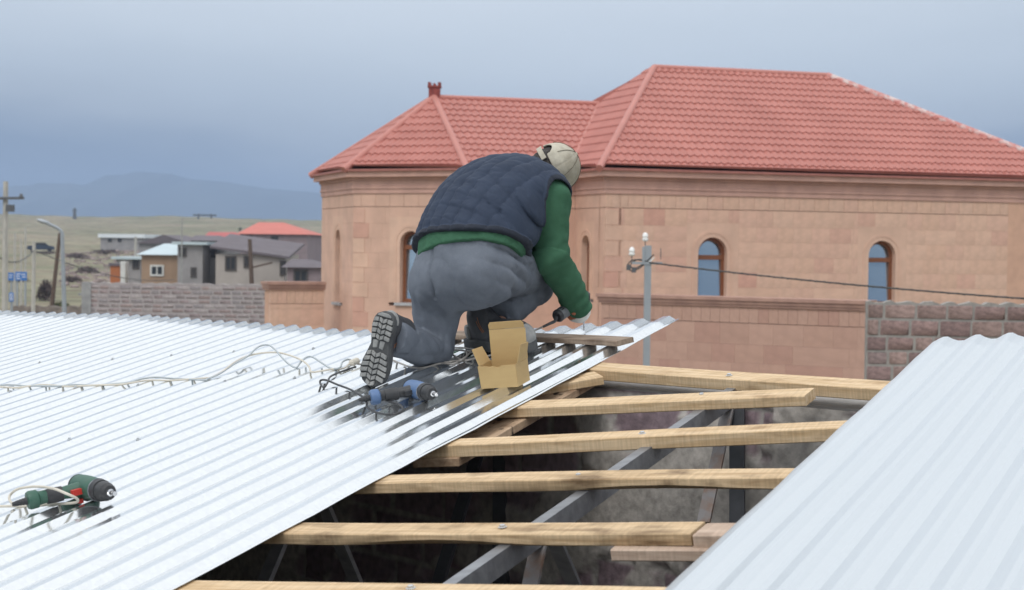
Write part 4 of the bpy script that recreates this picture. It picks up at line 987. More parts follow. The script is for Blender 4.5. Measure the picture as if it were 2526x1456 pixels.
# low dark bank behind the roof edge
bank = MB(); rr = random.Random(9); bx = [at(x, 757 + rr.uniform(-3, 2), 90) for x in range(30, 220, 6)]
for p in bx: bank.v += [Vector((p.x, p.y - .4, -.1)), Vector((p.x, p.y, p.z + rr.uniform(-.05, .05))), Vector((p.x, p.y + .5, p.z)), Vector((p.x, p.y + 1.2, -.1))]
for i in range(len(bx) - 1):
    for k in range(3): bank.f.append((i*4 + k, (i+1)*4 + k, (i+1)*4 + k + 1, i*4 + k + 1))
tag(obj('low_wall', bank, mat('dark_stone_bank', (.14, .115, .095), .95, var=.35, scale=2, detail=7, bump=.6, bscale=6), None, Matrix.Translation(bx[0])), 'low dark stone bank behind the far left roof edge', 'wall')
# scrub: bare bushes, dry clumps, rubble
brush_m = mat('bare_brush', (.085, .062, .058), .95, var=.35, scale=3); twig_g = mat('olive_scrub', (.10, .105, .05), .95, var=.3, scale=3)
def bush(label, px, py, d, wpx, hpx, m, seed, n=420, name='bush'):
    r = random.Random(seed); p = at(px, py, d); p.z = float(terrain(p.x, p.y)); s = d / FPX; Wd, H = wpx * s / 2, hpx * s; o = thing(name, label, 'bush', p)
    st = MB(); lf = MB()
    for k in range(16):
        a = r.uniform(0, 6.28); q = p + Vector((math.cos(a)*Wd*r.uniform(.2, .9), math.sin(a)*Wd*.6, H*r.uniform(.5, 1))); mid = (p + q)/2 + Vector((r.uniform(-.2, .2), 0, H*.12)); st.tube([p, mid, q], [.05, .035, .012], 4)
    for k in range(n):
        a = r.uniform(0, 6.28); rr_ = math.sqrt(r.random()); z = r.random() ** .8; c = p + Vector((math.cos(a)*rr_*Wd*(1.05 - .5*z), math.sin(a)*rr_*Wd*.7, z*H*(1 - .35*rr_)))
        u = Vector((r.gauss(0, 1), r.gauss(0, 1), r.gauss(0, 1) + .6)).normalized(); v = u.orthogonal().normalized(); L = r.uniform(.15, .45) * max(.6, H/3); w_ = L * r.uniform(.12, .3)
        lf.add([c - v*w_, c + u*L, c + v*w_], [(0, 1, 2)])
    obj('stem', st, m, o); tag(obj('twigs', lf, m, o, smooth=False, fix=False), kind='stuff')
bush('dark bare thicket left of the street lamp, by the leaning pole', 112, 700, 118, 50, 55, brush_m, 1, 700)
bush('dark low bare bush on the slope right of the street lamp', 190, 622, 230, 70, 14, brush_m, 2, 500)
bush('dark bush row on the slope under the white roofed shed', 262, 632, 250, 100, 14, brush_m, 3, 600)
bush('small dark tree on the hill skyline left of the big red roof', 592, 560, 500, 14, 14, twig_g, 4, 200)
bush('olive scrub clump behind the concrete gate post', 235, 684, 110, 80, 22, brush_m, 5, 420)
bush('olive scrub clump on the bank below the leaning pole', 150, 720, 105, 60, 18, twig_g, 6, 420)
bush('brown scrub on the slope left of the open shed', 215, 655, 180, 70, 18, brush_m, 8, 420)
for i, (lb, px, py, d, wp, hp, m_) in enumerate((('brown bare scrub between the tall concrete pole and the shorter one', 45, 655, 150, 60, 22, brush_m), ('pale brown scrub patch right of the street lamp at mid slope', 178, 668, 150, 60, 16, brush_m),
        ('olive scrub at the foot of the shorter concrete pole', 75, 742, 92, 60, 20, twig_g), ('low olive scrub line near the concrete gate post foot', 185, 735, 95, 60, 16, twig_g), ('dark hedge line under the parked car', 120, 612, 270, 80, 6, brush_m),
        ('brown bush cluster left of the orange hut', 245, 668, 140, 50, 16, brush_m), ('bare bush beside the white tank and open shed', 318, 668, 128, 26, 20, brush_m), ('dark scrub dot row on the hill above the white roofed shed', 300, 574, 420, 60, 5, twig_g))):
    bush(lb, px, py, d, wp, hp, m_, 30 + i, 320)
rub = MB(); r = random.Random(4)
for k in range(420):
    px = r.uniform(150, 345); py = r.gauss(652, 20) if r.random() < .6 else r.uniform(610, 645); 
    d = 4 / max(.004, (py - 612) / FPX) if py > 660 else r.uniform(140, 260)
    d = min(d, 260); p = at(px, py, d); p.z = float(terrain(p.x, p.y)); s = r.uniform(.07, .30)
    rub.box((-s, -s, -s*.4), (s, s*.8, s*.6), Matrix.Translation(p) @ Matrix.Rotation(r.uniform(0, 3), 4, 'Z') @ Matrix.Rotation(r.uniform(-.4, .4), 4, 'X'))
tag(obj('rubble', rub, mat('pale_rubble', (.33, .26, .24), .95, base2=(.2, .16, .15), scale=.8), smooth=False), kind='stuff')

# ------------------------------------------------------------------ the kneeling man, drawn as distance fields and skinned
def v3(p): return np.array((p[0], p[1], p[2]), np.float32)
def cap_(P, a, b, ra, rb):
    a, b = v3(a), v3(b); ba = b - a; pa = P - a; h = np.clip((pa @ ba) / (ba @ ba), 0, 1)
    return np.linalg.norm(pa - h[..., None] * ba, axis=-1) - (ra + (rb - ra) * h)
def ell_(P, c, axes, r):
    q = P - v3(c); A = np.array([v3(a) for a in axes]).T; q = q @ A; r = np.array(r, np.float32)
    k0 = np.linalg.norm(q / r, axis=-1); k1 = np.linalg.norm(q / r**2, axis=-1); return k0 * (k0 - 1) / np.maximum(k1, 1e-6)
def box_(P, c, axes, b, rr=0.0):
    q = P - v3(c); A = np.array([v3(a) for a in axes]).T; q = np.abs(q @ A) - (np.array(b, np.float32) - rr)
    return np.linalg.norm(np.maximum(q, 0), axis=-1) + np.minimum(q.max(-1), 0) - rr
def smin(a, b, k):
    h = np.clip(.5 + .5 * (b - a) / k, 0, 1); return b + (a - b) * h - k * h * (1 - h)
def smax(a, b, k): return -smin(-a, -b, k)
def dotp(P, c, n): return (P - v3(c)) @ v3(n)
def nets(fn, lo, hi, res):
    """surface nets"""
    lo = np.array(lo, np.float32); hi = np.array(hi, np.float32); n = np.ceil((hi - lo) / res).astype(int) + 1
    ax = [lo[i] + res * np.arange(n[i], dtype=np.float32) for i in range(3)]
    F = np.empty(n, np.float32); Y, Z = np.meshgrid(ax[1], ax[2], indexing='ij')
    st = 24
    for i in range(0, n[0], st):
        xs = ax[0][i:i+st]; P = np.empty((len(xs), n[1], n[2], 3), np.float32); P[..., 0] = xs[:, None, None]; P[..., 1] = Y; P[..., 2] = Z
        F[i:i+st] = fn(P)
    s = F < 0; c = np.zeros(n - 1, np.int8)
    offs = [(i, j, k) for i in (0, 1) for j in (0, 1) for k in (0, 1)]
    sl_ = lambda o: tuple(slice(o[d], n[d] - 1 + o[d]) for d in range(3))
    for o in offs: c += s[sl_(o)]
    act = (c > 0) & (c < 8); I = np.argwhere(act); idx = -np.ones(act.shape, np.int64); idx[act] = np.arange(len(I))
    acc = np.zeros((len(I), 3)); cnt = np.zeros(len(I)); vals = {o: F[tuple((I + o).T)] for o in offs}
    for a in offs:
        for d in range(3):
            if a[d] == 0:
                b = list(a); b[d] = 1; b = tuple(b); fa, fb = vals[a], vals[b]; m = (fa < 0) != (fb < 0); t = np.where(m, fa / np.where(m, fa - fb, 1), 0)
                p = np.array(a, float)[None] + t[:, None] * np.eye(3)[d][None]; acc[m] += p[m]; cnt[m] += 1
    V = lo + res * (I + acc / cnt[:, None]); Q = []
    for d in range(3):
        e, f = (d + 1) % 3, (d + 2) % 3; s0 = [slice(None)] * 3; s1 = [slice(None)] * 3
        s0[d] = slice(0, n[d] - 1); s1[d] = slice(1, n[d]); cr_ = s[tuple(s0)] != s[tuple(s1)]; J = np.argwhere(cr_)
        J = J[(J[:, e] > 0) & (J[:, f] > 0) & (J[:, e] < n[e] - 1) & (J[:, f] < n[f] - 1)]
        de, df = np.eye(3, dtype=int)[e], np.eye(3, dtype=int)[f]
        q = np.stack([idx[tuple((J - de - df).T)], idx[tuple((J - df).T)], idx[tuple(J.T)], idx[tuple((J - de).T)]], 1)
        fl_ = s[tuple(J.T)]; q[~fl_] = q[~fl_][:, ::-1]; Q.append(q)
    Q = np.concatenate(Q); return V, Q[(Q >= 0).all(1)]
def skin(name, fn, pts, pad, res, m, parent, colfn=None):
    A = np.array([tuple(p) for p in pts]); V, Q = nets(fn, A.min(0) - pad, A.max(0) + pad, res)
    return np_obj(name, V, Q, m, parent, col=None if colfn is None else colfn(V.astype(np.float32)), ang=180)
def wav(P, d, f, ph=0.0): return np.sin((P @ v3(d)) * f + ph)
_LAT = np.random.RandomState(3).rand(32, 32, 32).astype(np.float32)
def vn(P, sc, axes=None, st=(1, 1, 1), off=0.0):
    q = P if axes is None else P @ np.array([v3(a) for a in axes]).T
    q = q * (np.array(st, np.float32) * sc) + off; i = np.floor(q).astype(np.int32); f = q - i; f = f * f * (3 - 2 * f); i &= 31; j = (i + 1) & 31; o = 0
    for a in (0, 1):
        for b in (0, 1):
            for c in (0, 1):
                o = o + _LAT[(j if a else i)[..., 0], (j if b else i)[..., 1], (j if c else i)[..., 2]] * (f[..., 0] if a else 1 - f[..., 0]) * (f[..., 1] if b else 1 - f[..., 1]) * (f[..., 2] if c else 1 - f[..., 2])
    return o
def ridged(P, sc, axes=None, st=(1, 1, 1), off=0.0):      # narrow creases between soft swellings
    w_ = vn(P, sc * .5, None, (1, 1, 1), off + 7.3) * 1.6
    return (np.abs(2 * vn(P, sc, axes, st, off + w_[..., None]) - 1)) ** .5
def detail(d, P, fn):      # costly wrinkles only near the surface
    m = np.abs(d) < .03
    if m.any(): d = d.copy(); d[m] -= fn(P[m])
    return d
def near(P, c, r): return np.exp(-(((P - v3(c))**2).sum(-1)) / r**2)

J = at
pel = J(1150, 665, 7.30); hipL = J(1088, 692, 7.40); hipR = J(1208, 672, 7.25)
kneL = J(1072, 866, 7.40); ankL = J(990, 846, 7.13)
kneR = J(1326, 690, 7.68); ankR = J(1238, 795, 7.50)
waist = J(1172, 585, 7.36); chest = J(1240, 500, 7.47); neck = J(1330, 425, 7.60)
shR = J(1362, 490, 7.46); elR = J(1357, 628, 7.47); wrR = J(1425, 752, 7.62)
shL = J(1262, 440, 7.76); elL = J(1215, 640, 7.80); wrL = J(1192, 790, 7.85)
headc = J(1359, 420, 7.69)
Rp = (hipR - hipL).normalized(); Sp = (chest - pel).normalized(); Rp = (Rp - Sp * Rp.dot(Sp)).normalized(); Bk = Sp.cross(Rp)
Bk = Bk if Bk.dot(fw) < 0 else -Bk
Sc = (neck - chest).normalized(); Rc = (shR - shL); Rc = (Rc - Sc * Rc.dot(Sc)).normalized(); Bc = Sc.cross(Rc); Bc = Bc if Bc.dot(fw) < 0 else -Bc
Rh = Vector(Rp)
def trunk(P):
    d = ell_(P, J(1150, 640, 7.30), (Rp, Sp, Bk), (.205, .17, .15))
    d = smin(d, ell_(P, waist, (Rp, Sp, Bk), (.205, .19, .165)), .10)
    d = smin(d, ell_(P, J(1216, 510, 7.46), (Rc, Sc, Bc), (.225, .23, .16)), .10)
    d = smin(d, cap_(P, J(1275, 452, 7.66), J(1338, 480, 7.50), .085, .085), .09)
    return d
def legs(P, g=0.0):
    d = ell_(P, J(1140, 676, 7.30), (Rp, Sp, Bk), (.20, .15, .165)); d = smin(d, ell_(P, J(1150, 622, 7.31), (Rp, Sp, Bk), (.198, .13, .155)), .06)
    d = smin(d, ell_(P, J(1188, 672, 7.22), (Rp, Sp, Bk), (.125, .118, .12)), .06)
    d = smin(d, ell_(P, J(1082, 690, 7.33), (Rp, Sp, Bk), (.115, .14, .12)), .05)
    d = smin(d, cap_(P, J(1085, 720, 7.38), J(1068, 858, 7.42), .118, .078), .05)
    tR = cap_(P, hipR, J(1328, 682, 7.68), .116, .070)
    tR = smin(tR, cap_(P, J(1240, 660, 7.32), J(1310, 640, 7.6), .10, .055), .06)
    d = smin(d, tR, .06)
    sL = cap_(P, kneL, J(952, 828, 7.02), .078, .072)
    d = smin(d, sL, .03)
    sR = cap_(P, J(1324, 708, 7.67), J(1228, 795, 7.51), .070, .062); sR = smin(sR, cap_(P, J(1300, 715, 7.6), J(1240, 760, 7.52), .062, .066), .04)
    d = smin(d, sR, .004)
    return d - g
HEM_T = J(1125, 598, 7.18)
St = cam2w(Vector((.05, .90, .40))).normalized()
def trousers(P):
    d = legs(P)
    tk = dotp(P, hipR, (kneR - hipR).normalized()); d = np.maximum(d, np.where(tk < .17, dotp(P, HEM_T, St) - .055, -1))
    # ankle hems
    aL = (J(960, 830, 7.04) - kneL).normalized(); d = np.maximum(d, np.where(near(P, J(964, 832, 7.03), .2) > .3, dotp(P, J(966, 834, 7.05), aL), -1))
    aR = (ankR - kneR).normalized(); d = np.maximum(d, np.where(near(P, ankR, .16) > .25, dotp(P, J(1230, 800, 7.51), aR), -1))
    # seat seam, folds at groin, knee, hems
    sag = np.abs(dotp(P, J(1088, 690, 7.25) , Rp)); back = dotp(P, pel, Bk) > .03
    d += np.where(back & (dotp(P, pel, Sp) < .2), .012 * np.exp(-(sag / .006)**2), 0)
    def cr_(c, r, dr, f, ph, amp): return amp * near(P, c, r) * (1 - np.abs(np.sin((P @ v3(dr)) * f * .5 + ph)) ** .6)
    th = (kneR - hipR).normalized(); pr = th.cross(fw).normalized()
    d += cr_(J(1265, 645, 7.25), .13, pr + th * .25, 95, .4, .024) + cr_(J(1075, 790, 7.28), .10, Sp + Rp * .3, 80, .3, .017) + cr_(J(1030, 850, 7.25), .10, Rp + Sp * .3, 90, .2, .019) + cr_(J(1255, 765, 7.45), .10, (ankR - kneR).normalized() + Rp * .4, 95, .1, .014) + cr_(J(1125, 735, 7.2), .10, Sp - Rp * .9, 85, .6, .010)
    d += .0035 * near(P, J(1270, 650, 7.22), .16) * wav(P, Sp * .9 + Rp * .5, 95) + .004 * near(P, J(1300, 640, 7.35), .12) * wav(P, Sp - Rp * .3, 120, 1)
    d += .006 * near(P, J(1040, 830, 7.27), .11) * wav(P, (Sp * .6 - Rp * .8), 100) + .005 * near(P, J(1060, 790, 7.28), .12) * wav(P, Sp + Rp * .35, 75, 2)
    d += .006 * near(P, J(1260, 770, 7.45), .11) * wav(P, aR + Rp * .3, 105) + .004 * near(P, J(1120, 745, 7.22), .10) * wav(P, Sp - Rp * .8, 110)
    d += .0025 * wav(P, Sp + Rp * .4, 31) * wav(P, Bk + Rp, 23, 1.3)
    d = detail(d, P, lambda q:   .0095 * (ridged(q, 7, (Sp, Rp, Bk), (1.6, .7, 1)) - .6) + .003 * (ridged(q, 19, (Sp, Rp, Bk), (1.5, .7, 1), 3.1) - .6))
    wbz = dotp(P, HEM_T, St); d -= np.where(wbz > -.025, .003 + .0015 * wav(P, Rp, 420), 0)
    return d
HEM_V = J(1125, 572, 7.19)
Sv = cam2w(Vector((.05, .90, .40))).normalized()
def sweater(P):
    d = trunk(P) - .008
    d = np.maximum(d, -dotp(P, J(1125, 606, 7.2), Sv))
    arm = cap_(P, shR, elR, .080, .074); arm = smin(arm, cap_(P, elR, wrR, .072, .050), .03)
    arm += .0035 * near(P, elR, .12) * wav(P, (wrR - shR).normalized() + Rp * .5, 105) + .0016 * wav(P, (wrR - shR).normalized() * .8 + Rp * .9, 48, .7) + .0045 * near(P, J(1425, 735, 7.58), .09) * wav(P, (wrR - elR).normalized() + Rp * .2, 120)
    arm += .003 * near(P, shR, .2) * wav(P, Sp - Rp * .6, 75)
    armL = smin(cap_(P, shL, elL, .072, .062), cap_(P, elL, wrL, .06, .046), .03)
    d = smin(d, arm, .045); d = smin(d, armL, .05)
    d = np.maximum(d, np.where(near(P, wrR, .12) > .2, dotp(P, J(1434, 768, 7.64), (wrR - elR).normalized()), -1))
    fa_ = (elR - shR).normalized(); d = detail(d, P, lambda q: .0070 * (ridged(q, 8, (fa_, Rp, Bk), (1.5, .8, 1), 1.7) - .6) + .002 * (ridged(q, 22, (fa_, Rp, Bk), (1.5, .8, 1), 5.1) - .6))
    z = dotp(P, J(1125, 606, 7.2), Sv); d += np.where((z < .075) & (dotp(P, pel, Bk) > -.1), .0016 * wav(P, Rp, 620), 0)
    d -= np.where(z < .09, .010, 0)
    return d
def vest(P):
    puff = P
    a = dotp(P, chest, Rp) + .04 * dotp(P, chest, Bk); b = dotp(P, chest, Sp)
    d = trunk(P) - .026
    a2 = a + .12 * b * np.clip(b * 3, 0, 1)
    q = np.abs(np.sin(a2 * np.pi / .064)) ** .4 * (.84 + .16 * np.abs(np.sin((b + .35 * a + .02) * np.pi / .10)) ** .4)
    d -= .0125 * q
    d = detail(d, P, lambda q_: .0050 * (ridged(q_, 9, (Sp, Rp, Bk), (1.8, .8, 1), 2.2) - .6) + .0034 * (ridged(q_, 21, (Sp, Rp, Bk), (1.9, .7, 1), 6.4) - .6))
    def crease(c, r, dr, f, ph, amp): return amp * near(P, c, r) * (1 - np.abs(np.sin((P @ v3(dr)) * f * .5 + ph)) ** .55)
    d += crease(J(1290, 560, 7.28), .12, Rp * .8 + Sp * .6, 85, .3, .030) + crease(J(1215, 510, 7.28), .12, Rp * .55 + Sp * .83, 75, 1.1, .014) + crease(J(1110, 530, 7.2), .15, Sp + Rp * .15, 95, .5, .009) + crease(J(1180, 440, 7.4), .14, Sp * .7 - Rp * .7, 80, .2, .008)
    # drag folds from the hem to the armhole, and waist creases
    d += .004 * near(P, J(1285, 545, 7.28), .16) * wav(P, (Rp * .75 + Sp * .65), 58, .6)
    d += .004 * near(P, J(1100, 545, 7.2), .2) * wav(P, Sp + Rp * .1, 85)
    z = dotp(P, HEM_V, Sv) + .02 * np.sin(a * 9); d = smax(d, -z, .012); d -= np.where(np.abs(z - .008) < .012, .005, 0)
    d = smax(d, dotp(P, J(1330, 412, 7.6), (Sc + Vector((.2, 0, .1))).normalized()) + .004, .015)
    hole = cap_(P, J(1352, 492, 7.43), J(1440, 560, 7.36), .098, .12); d = smax(d, -hole, .010); d -= np.where(np.abs(hole - .008) < .009, .0035, 0)
    d = np.maximum(d, -cap_(P, J(1360, 520, 7.44), elR, .09, .09))
    return d
# head, cap
Fh = cam2w(Vector((.50, -.66, .56))).normalized(); Uh = cam2w(Vector((.66, .60, -.22))); Uh = (Uh - Fh * Uh.dot(Fh)).normalized(); Lh = Uh.cross(Fh)
HAx = (Fh, Lh, Uh)
def headf(P):
    d = ell_(P, headc, HAx, (.096, .077, .105)); d = smin(d, ell_(P, headc + Fh * .035 - Uh * .07, HAx, (.062, .056, .06)), .04)
    d = smin(d, cap_(P, headc + Fh * .095 - Uh * .045, headc + Fh * .105 - Uh * .06, .012, .015), .015)        # nose
    for s in (-1, 1):
        d = smin(d, ell_(P, headc + Lh * s * .080 - Uh * .025 - Fh * .005, HAx, (.020, .008, .032)), .008)        # ears
        d = smax(d, -(np.linalg.norm(P - v3(headc + Fh * .088 + Lh * s * .032 - Uh * .015), axis=-1) - .012), .008)   # eye sockets
        d = smin(d, np.linalg.norm(P - v3(headc + Fh * .078 + Lh * s * .032 - Uh * .016), axis=-1) - .012, .002)
    d = smax(d, -cap_(P, headc + Fh * .099 + Lh * .02 - Uh * .095, headc + Fh * .099 - Lh * .02 - Uh * .095, .004, .004), .004)
    return d
gripA, gripB = J(1374, 781, 7.56), J(1424, 746, 7.66)         # axis of the drill in his hand
gx_ = (gripB - gripA).normalized(); palm = J(1430, 774, 7.655)
def handf(P, g=0.0):
    h0 = wrR + (wrR - elR).normalized() * .02; ax = gx_; side = (palm - (gripA + gx_ * (palm - gripA).dot(gx_))).normalized(); tan = ax.cross(side)
    if tan.z > 0: tan = -tan
    c0 = gripA + gx_ * ((palm - gripA).dot(gx_))
    d = cap_(P, h0, palm, .034, .036); d = smin(d, ell_(P, palm, (ax, side, tan), (.046, .020, .042)), .02)
    for i, (o, L) in enumerate(((-.034, .9), (-.011, 1.0), (.012, .97), (.034, .82))):
        prev = palm + ax * o + tan * .018
        for j in range(3):
            a = (.35 + .95 * (j + 1)) * L; nx_ = c0 + ax * o * .95 + (side * math.cos(a) + tan * math.sin(a)) * .039
            d = smin(d, cap_(P, prev, nx_, .0115 - .001 * j, .0105 - .001 * j), .004); prev = nx_
    t0 = palm - ax * .03 - tan * .02; t1 = c0 - ax * .055 - tan * .030 + side * .015; t2 = c0 - ax * .060 - tan * .02 - side * .025
    d = smin(d, cap_(P, t0, t1, .014, .012), .012); d = smin(d, cap_(P, t1, t2, .012, .010), .005)
    return d - g
def handLf(P, g=0.0):
    t = roof(1196, 862, CRH); d = cap_(P, wrL, t + Vector((0, 0, .06)), .032, .034); p0 = t + Vector((0, 0, .045))
    for i in range(4):
        o = RV * (.02 * (i - 1.5)); d = smin(d, cap_(P, p0 + o * .9, p0 + o + RU * .045 + Vector((0, 0, .0)), .011, .010), .01); d = smin(d, cap_(P, p0 + o + RU * .045, p0 + o + RU * (.07 + .008 * (i % 3)) - RN * .03, .010, .008), .004)
    d = smin(d, cap_(P, p0 - RV * .03, p0 - RV * .06 + RU * .03 - RN * .02, .012, .010), .008)
    return d - g
skin_m = mat('skin', (.46, .26, .19), .55, var=.08, scale=20)
def bodyf(P):
    d = trunk(P) + .045; d = smin(d, legs(P) + .052, .03); d = smin(d, headf(P), .01); d = smin(d, cap_(P, neck - Sc * .04, headc - Uh * .06 - Fh * .02, .058, .054), .03)
    for a, b, c, r0, r1, r2 in ((shR, elR, wrR, .055, .045, .03), (shL, elL, wrL, .055, .045, .03)):
        d = smin(d, smin(cap_(P, a, b, r0, r1), cap_(P, b, c, r1, r2), .02), .02)
    d = smin(d, handf(P, -.003), .01); d = smin(d, handLf(P, -.002), .01)
    d = smin(d, cap_(P, J(1010, 846, 7.2), J(985, 834, 7.12), .03, .03), .02); d = smin(d, cap_(P, ankR, J(1215, 830, 7.53), .03, .03), .02)
    return d
allp = [pel, hipL, hipR, kneL, kneR, ankL, ankR, chest, neck, shR, shL, elR, elL, wrR, wrL, headc, palm]
kn_base = roof(1072, 905, CRH)
V, Q = nets(bodyf, np.min([tuple(p) for p in allp], 0) - .17, np.max([tuple(p) for p in allp], 0) + .17, .009)
person = np_obj('person', V, Q, skin_m, None, Matrix.Translation(kn_base), ang=180)
tag(person, 'kneeling man bent forward in blue quilted vest, green sweater and grey trousers', 'person')
denim = mat('grey_jersey', (.170, .190, .224), .95, base2=(.112, .127, .154), scale=5, detail=8, bump=.35, bscale=420, bdist=.004, spec=.15)
def heather(m, sc=260, amt=.28):
    t = m.node_tree; b = [n for n in t.nodes if n.type == 'BSDF_PRINCIPLED'][0]; src = b.inputs['Base Color'].links[0].from_socket; c = [n for n in t.nodes if n.type == 'TEX_COORD'][0]
    n = nd(t, 'ShaderNodeTexNoise', Scale=sc, Detail=2.0); t.links.new(c.outputs['Object'], n.inputs['Vector']); mr = nd(t, 'ShaderNodeMapRange'); mr.inputs['From Min'].default_value = .3; mr.inputs['From Max'].default_value = .7
    mr.inputs['To Min'].default_value = 1 - amt; mr.inputs['To Max'].default_value = 1 + amt; t.links.new(n.outputs['Fac'], mr.inputs['Value']); vm = nd(t, 'ShaderNodeVectorMath', operation='SCALE')
    t.links.new(src, vm.inputs[0]); t.links.new(mr.outputs[0], vm.inputs['Scale']); t.links.new(vm.outputs[0], b.inputs['Base Color'])
heather(denim, 420, .10)
skin('trousers', trousers, [pel, hipL, hipR, kneL, kneR, J(972, 850, 7.06), ankR, waist], .2, .0058, denim, person)
green = mat('green_knit', (.052, .135, .080), .95, base2=(.042, .112, .066), scale=14, detail=6, bump=.3, bscale=380, bdist=.004, spec=.15); heather(green, 420, .08)
skin('sweater', sweater, [shR, elR, wrR, shL, elL, wrL, chest, waist, pel], .2, .0058, green, person)
navy = mat('navy_quilt', (.030, .044, .076), .8, base2=(.022, .033, .059), scale=7, detail=7, bump=.25, bscale=260, bdist=.004, spec=.35)
skin('vest', vest, [pel, chest, neck, shR, shL, waist], .24, .0044, navy, person)
vst = bpy.data.objects['vest']; trim = mat('navy_binding', (.012, .017, .030), .8, var=.1, scale=60); vst.data.materials.append(trim)
vp = np.empty(len(vst.data.polygons) * 3, np.float32); vst.data.polygons.foreach_get('center', vp); vp = vp.reshape(-1, 3) + np.array(wm(vst).translation, np.float32)
vz = dotp(vp, HEM_V, Sv) + .02 * np.sin((dotp(vp, chest, Rp) + .04 * dotp(vp, chest, Bk)) * 9); vh = cap_(vp, J(1352, 492, 7.43), J(1440, 560, 7.36), .098, .12)
vst.data.polygons.foreach_set('material_index', (((vz < .017)) | (vh < .014)).astype(np.int32))
# hair
hair_m = mat('grey_hair', (.085, .075, .07), .8, base2=(.03, .026, .025), scale=120, detail=4, bump=.8, bscale=220, bdist=.01)
def hairf(P):
    d = ell_(P, headc, HAx, (.102, .083, .111)); d = np.maximum(d, dotp(P, headc, Fh) - .035); d = np.maximum(d, -dotp(P, headc, Uh) - .085)
    d += .0025 * wav(P, Lh, 300) * wav(P, Uh, 170)
    for s in (-1, 1): d = np.maximum(d, -(np.linalg.norm(P - v3(headc + Lh * s * .085 - Uh * .03 - Fh * .002), axis=-1) - .028))
    return d
skin('hair', hairf, [headc], .13, .005, hair_m, person)
cap_m_ = mat('beige_cotton', (.50, .465, .38), .92, base2=(.33, .295, .23), scale=9, detail=8, bump=.3, bscale=60, bdist=.006, lo=.4, hi=.62)
cc = headc + Uh * .018
def capf(P):
    o = ell_(P, cc, HAx, (.112, .094, .112)); i = ell_(P, cc, HAx, (.103, .085, .103)); u = dotp(P, cc, Uh); f = dotp(P, cc, Fh); l = dotp(P, cc, Lh)
    ang = np.arctan2(l, f); o += .0016 * np.exp(-((np.mod(ang + np.pi / 6, np.pi / 3) - np.pi / 6) * (np.sqrt(l*l + f*f)) / .004)**2)     # panel seams
    o = detail(o, P, lambda q: .004 * (ridged(q, 14, None, (1, 1, 1), 2.0) - .6))
    d = np.maximum(o, -i); d = np.maximum(d, -(u + .004 + .12 * f))
    ap = np.sqrt(l*l + (u - .006)**2) - .036; d = np.maximum(d, np.where(f < 0, -ap, -1))                       # opening over the strap
    return d
cap_o = skin('cap', capf, [cc], .14, .0036, cap_m_, person)
st_pts = [cc - Uh * .010 + Fh * (-math.cos(a) * .112) + Lh * (math.sin(a) * .094) for a in np.linspace(-.55, .55, 9)]
sm_ = MB()
for p in st_pts: sm_.v += [p - Uh * .011, p + Uh * .011, p + Uh * .011 + (p - cc).normalized() * .004, p - Uh * .011 + (p - cc).normalized() * .004]
for i in range(8):
    for k in range(4): sm_.f.append((i*4 + k, i*4 + (k+1) % 4, (i+1)*4 + (k+1) % 4, (i+1)*4 + k))
obj('strap', sm_, cap_m_, cap_o)
thread = mat('cap_thread', (.14, .12, .09), .9)
for k in range(6):
    a = k * math.pi / 3 + math.pi / 6; seam = []
    for t in np.linspace(.12, 1.45, 12):
        dr = Fh * (math.cos(a) * math.sin(t)) + Lh * (math.sin(a) * math.sin(t)) + Uh * math.cos(t); q = Vector((dr.dot(Fh) * .1135, dr.dot(Lh) * .0955, dr.dot(Uh) * .1135)); 
        if abs(math.cos(a) + 1) < .2 and q.z < .05: continue
        seam.append(cc + Fh * q.x + Lh * q.y + Uh * q.z)
    if len(seam) > 2: obj('seam', MB().tube(seam, .0013, 5), thread, cap_o)
obj('button', MB().lathe([(-.002, .009), (.003, .007), (.004, .003)], frame(cc + Uh * .112, Uh, Fh), 10), cap_m_, cap_o)
bm_ = MB(); n = 14
for k in range(n + 1):
    a = -1.25 + 2.5 * k / n; base = cc - Uh * .016 + Fh * (math.cos(a) * .106) + Lh * (math.sin(a) * .088); tip = base + Fh * (.075 * math.cos(a * .9)) + Lh * .01 * math.sin(a) - Uh * (.008 + .022 * (math.sin(a))**2)
    for h in (-.002, .002): bm_.v += [base + Uh * h, tip + Uh * h]
for k in range(n):
    a = 4 * k; bm_.f += [(a, a+1, a+5, a+4), (a+2, a+6, a+7, a+3), (a+1, a+3, a+7, a+5)]
obj('brim', bm_, cap_m_, cap_o)
# gloves
glove_m = mat('white_glove', (.66, .64, .60), .9, var=.1, scale=30, bump=.4, bscale=300); glove_o = mat('orange_grip', (.42, .13, .06), .7, var=.15, scale=40)
g1 = skin('glove', lambda P: np.maximum(handf(P, .004), -dotp(P, wrR - (wrR - elR).normalized() * .02, (wrR - elR).normalized())), [wrR, palm, gripA, gripB], .06, .004, glove_m, person)
g1.data.materials.append(glove_o)
c0_ = gripA + gx_ * ((palm - gripA).dot(gx_)); sd_ = (palm - c0_).normalized()
for p in g1.data.polygons:
    wc = wm(g1) @ p.center
    if (wc - palm).dot(sd_) < .004 and (wc - wrR).length > .025: p.material_index = 1
skin('glove', lambda P: np.maximum(handLf(P, .003), -dotp(P, wrL - Vector((0, 0, .02)), (Vector((0, 0, -1))))), [wrL, roof(1196, 862, CRH)], .1, .005, glove_m, person)
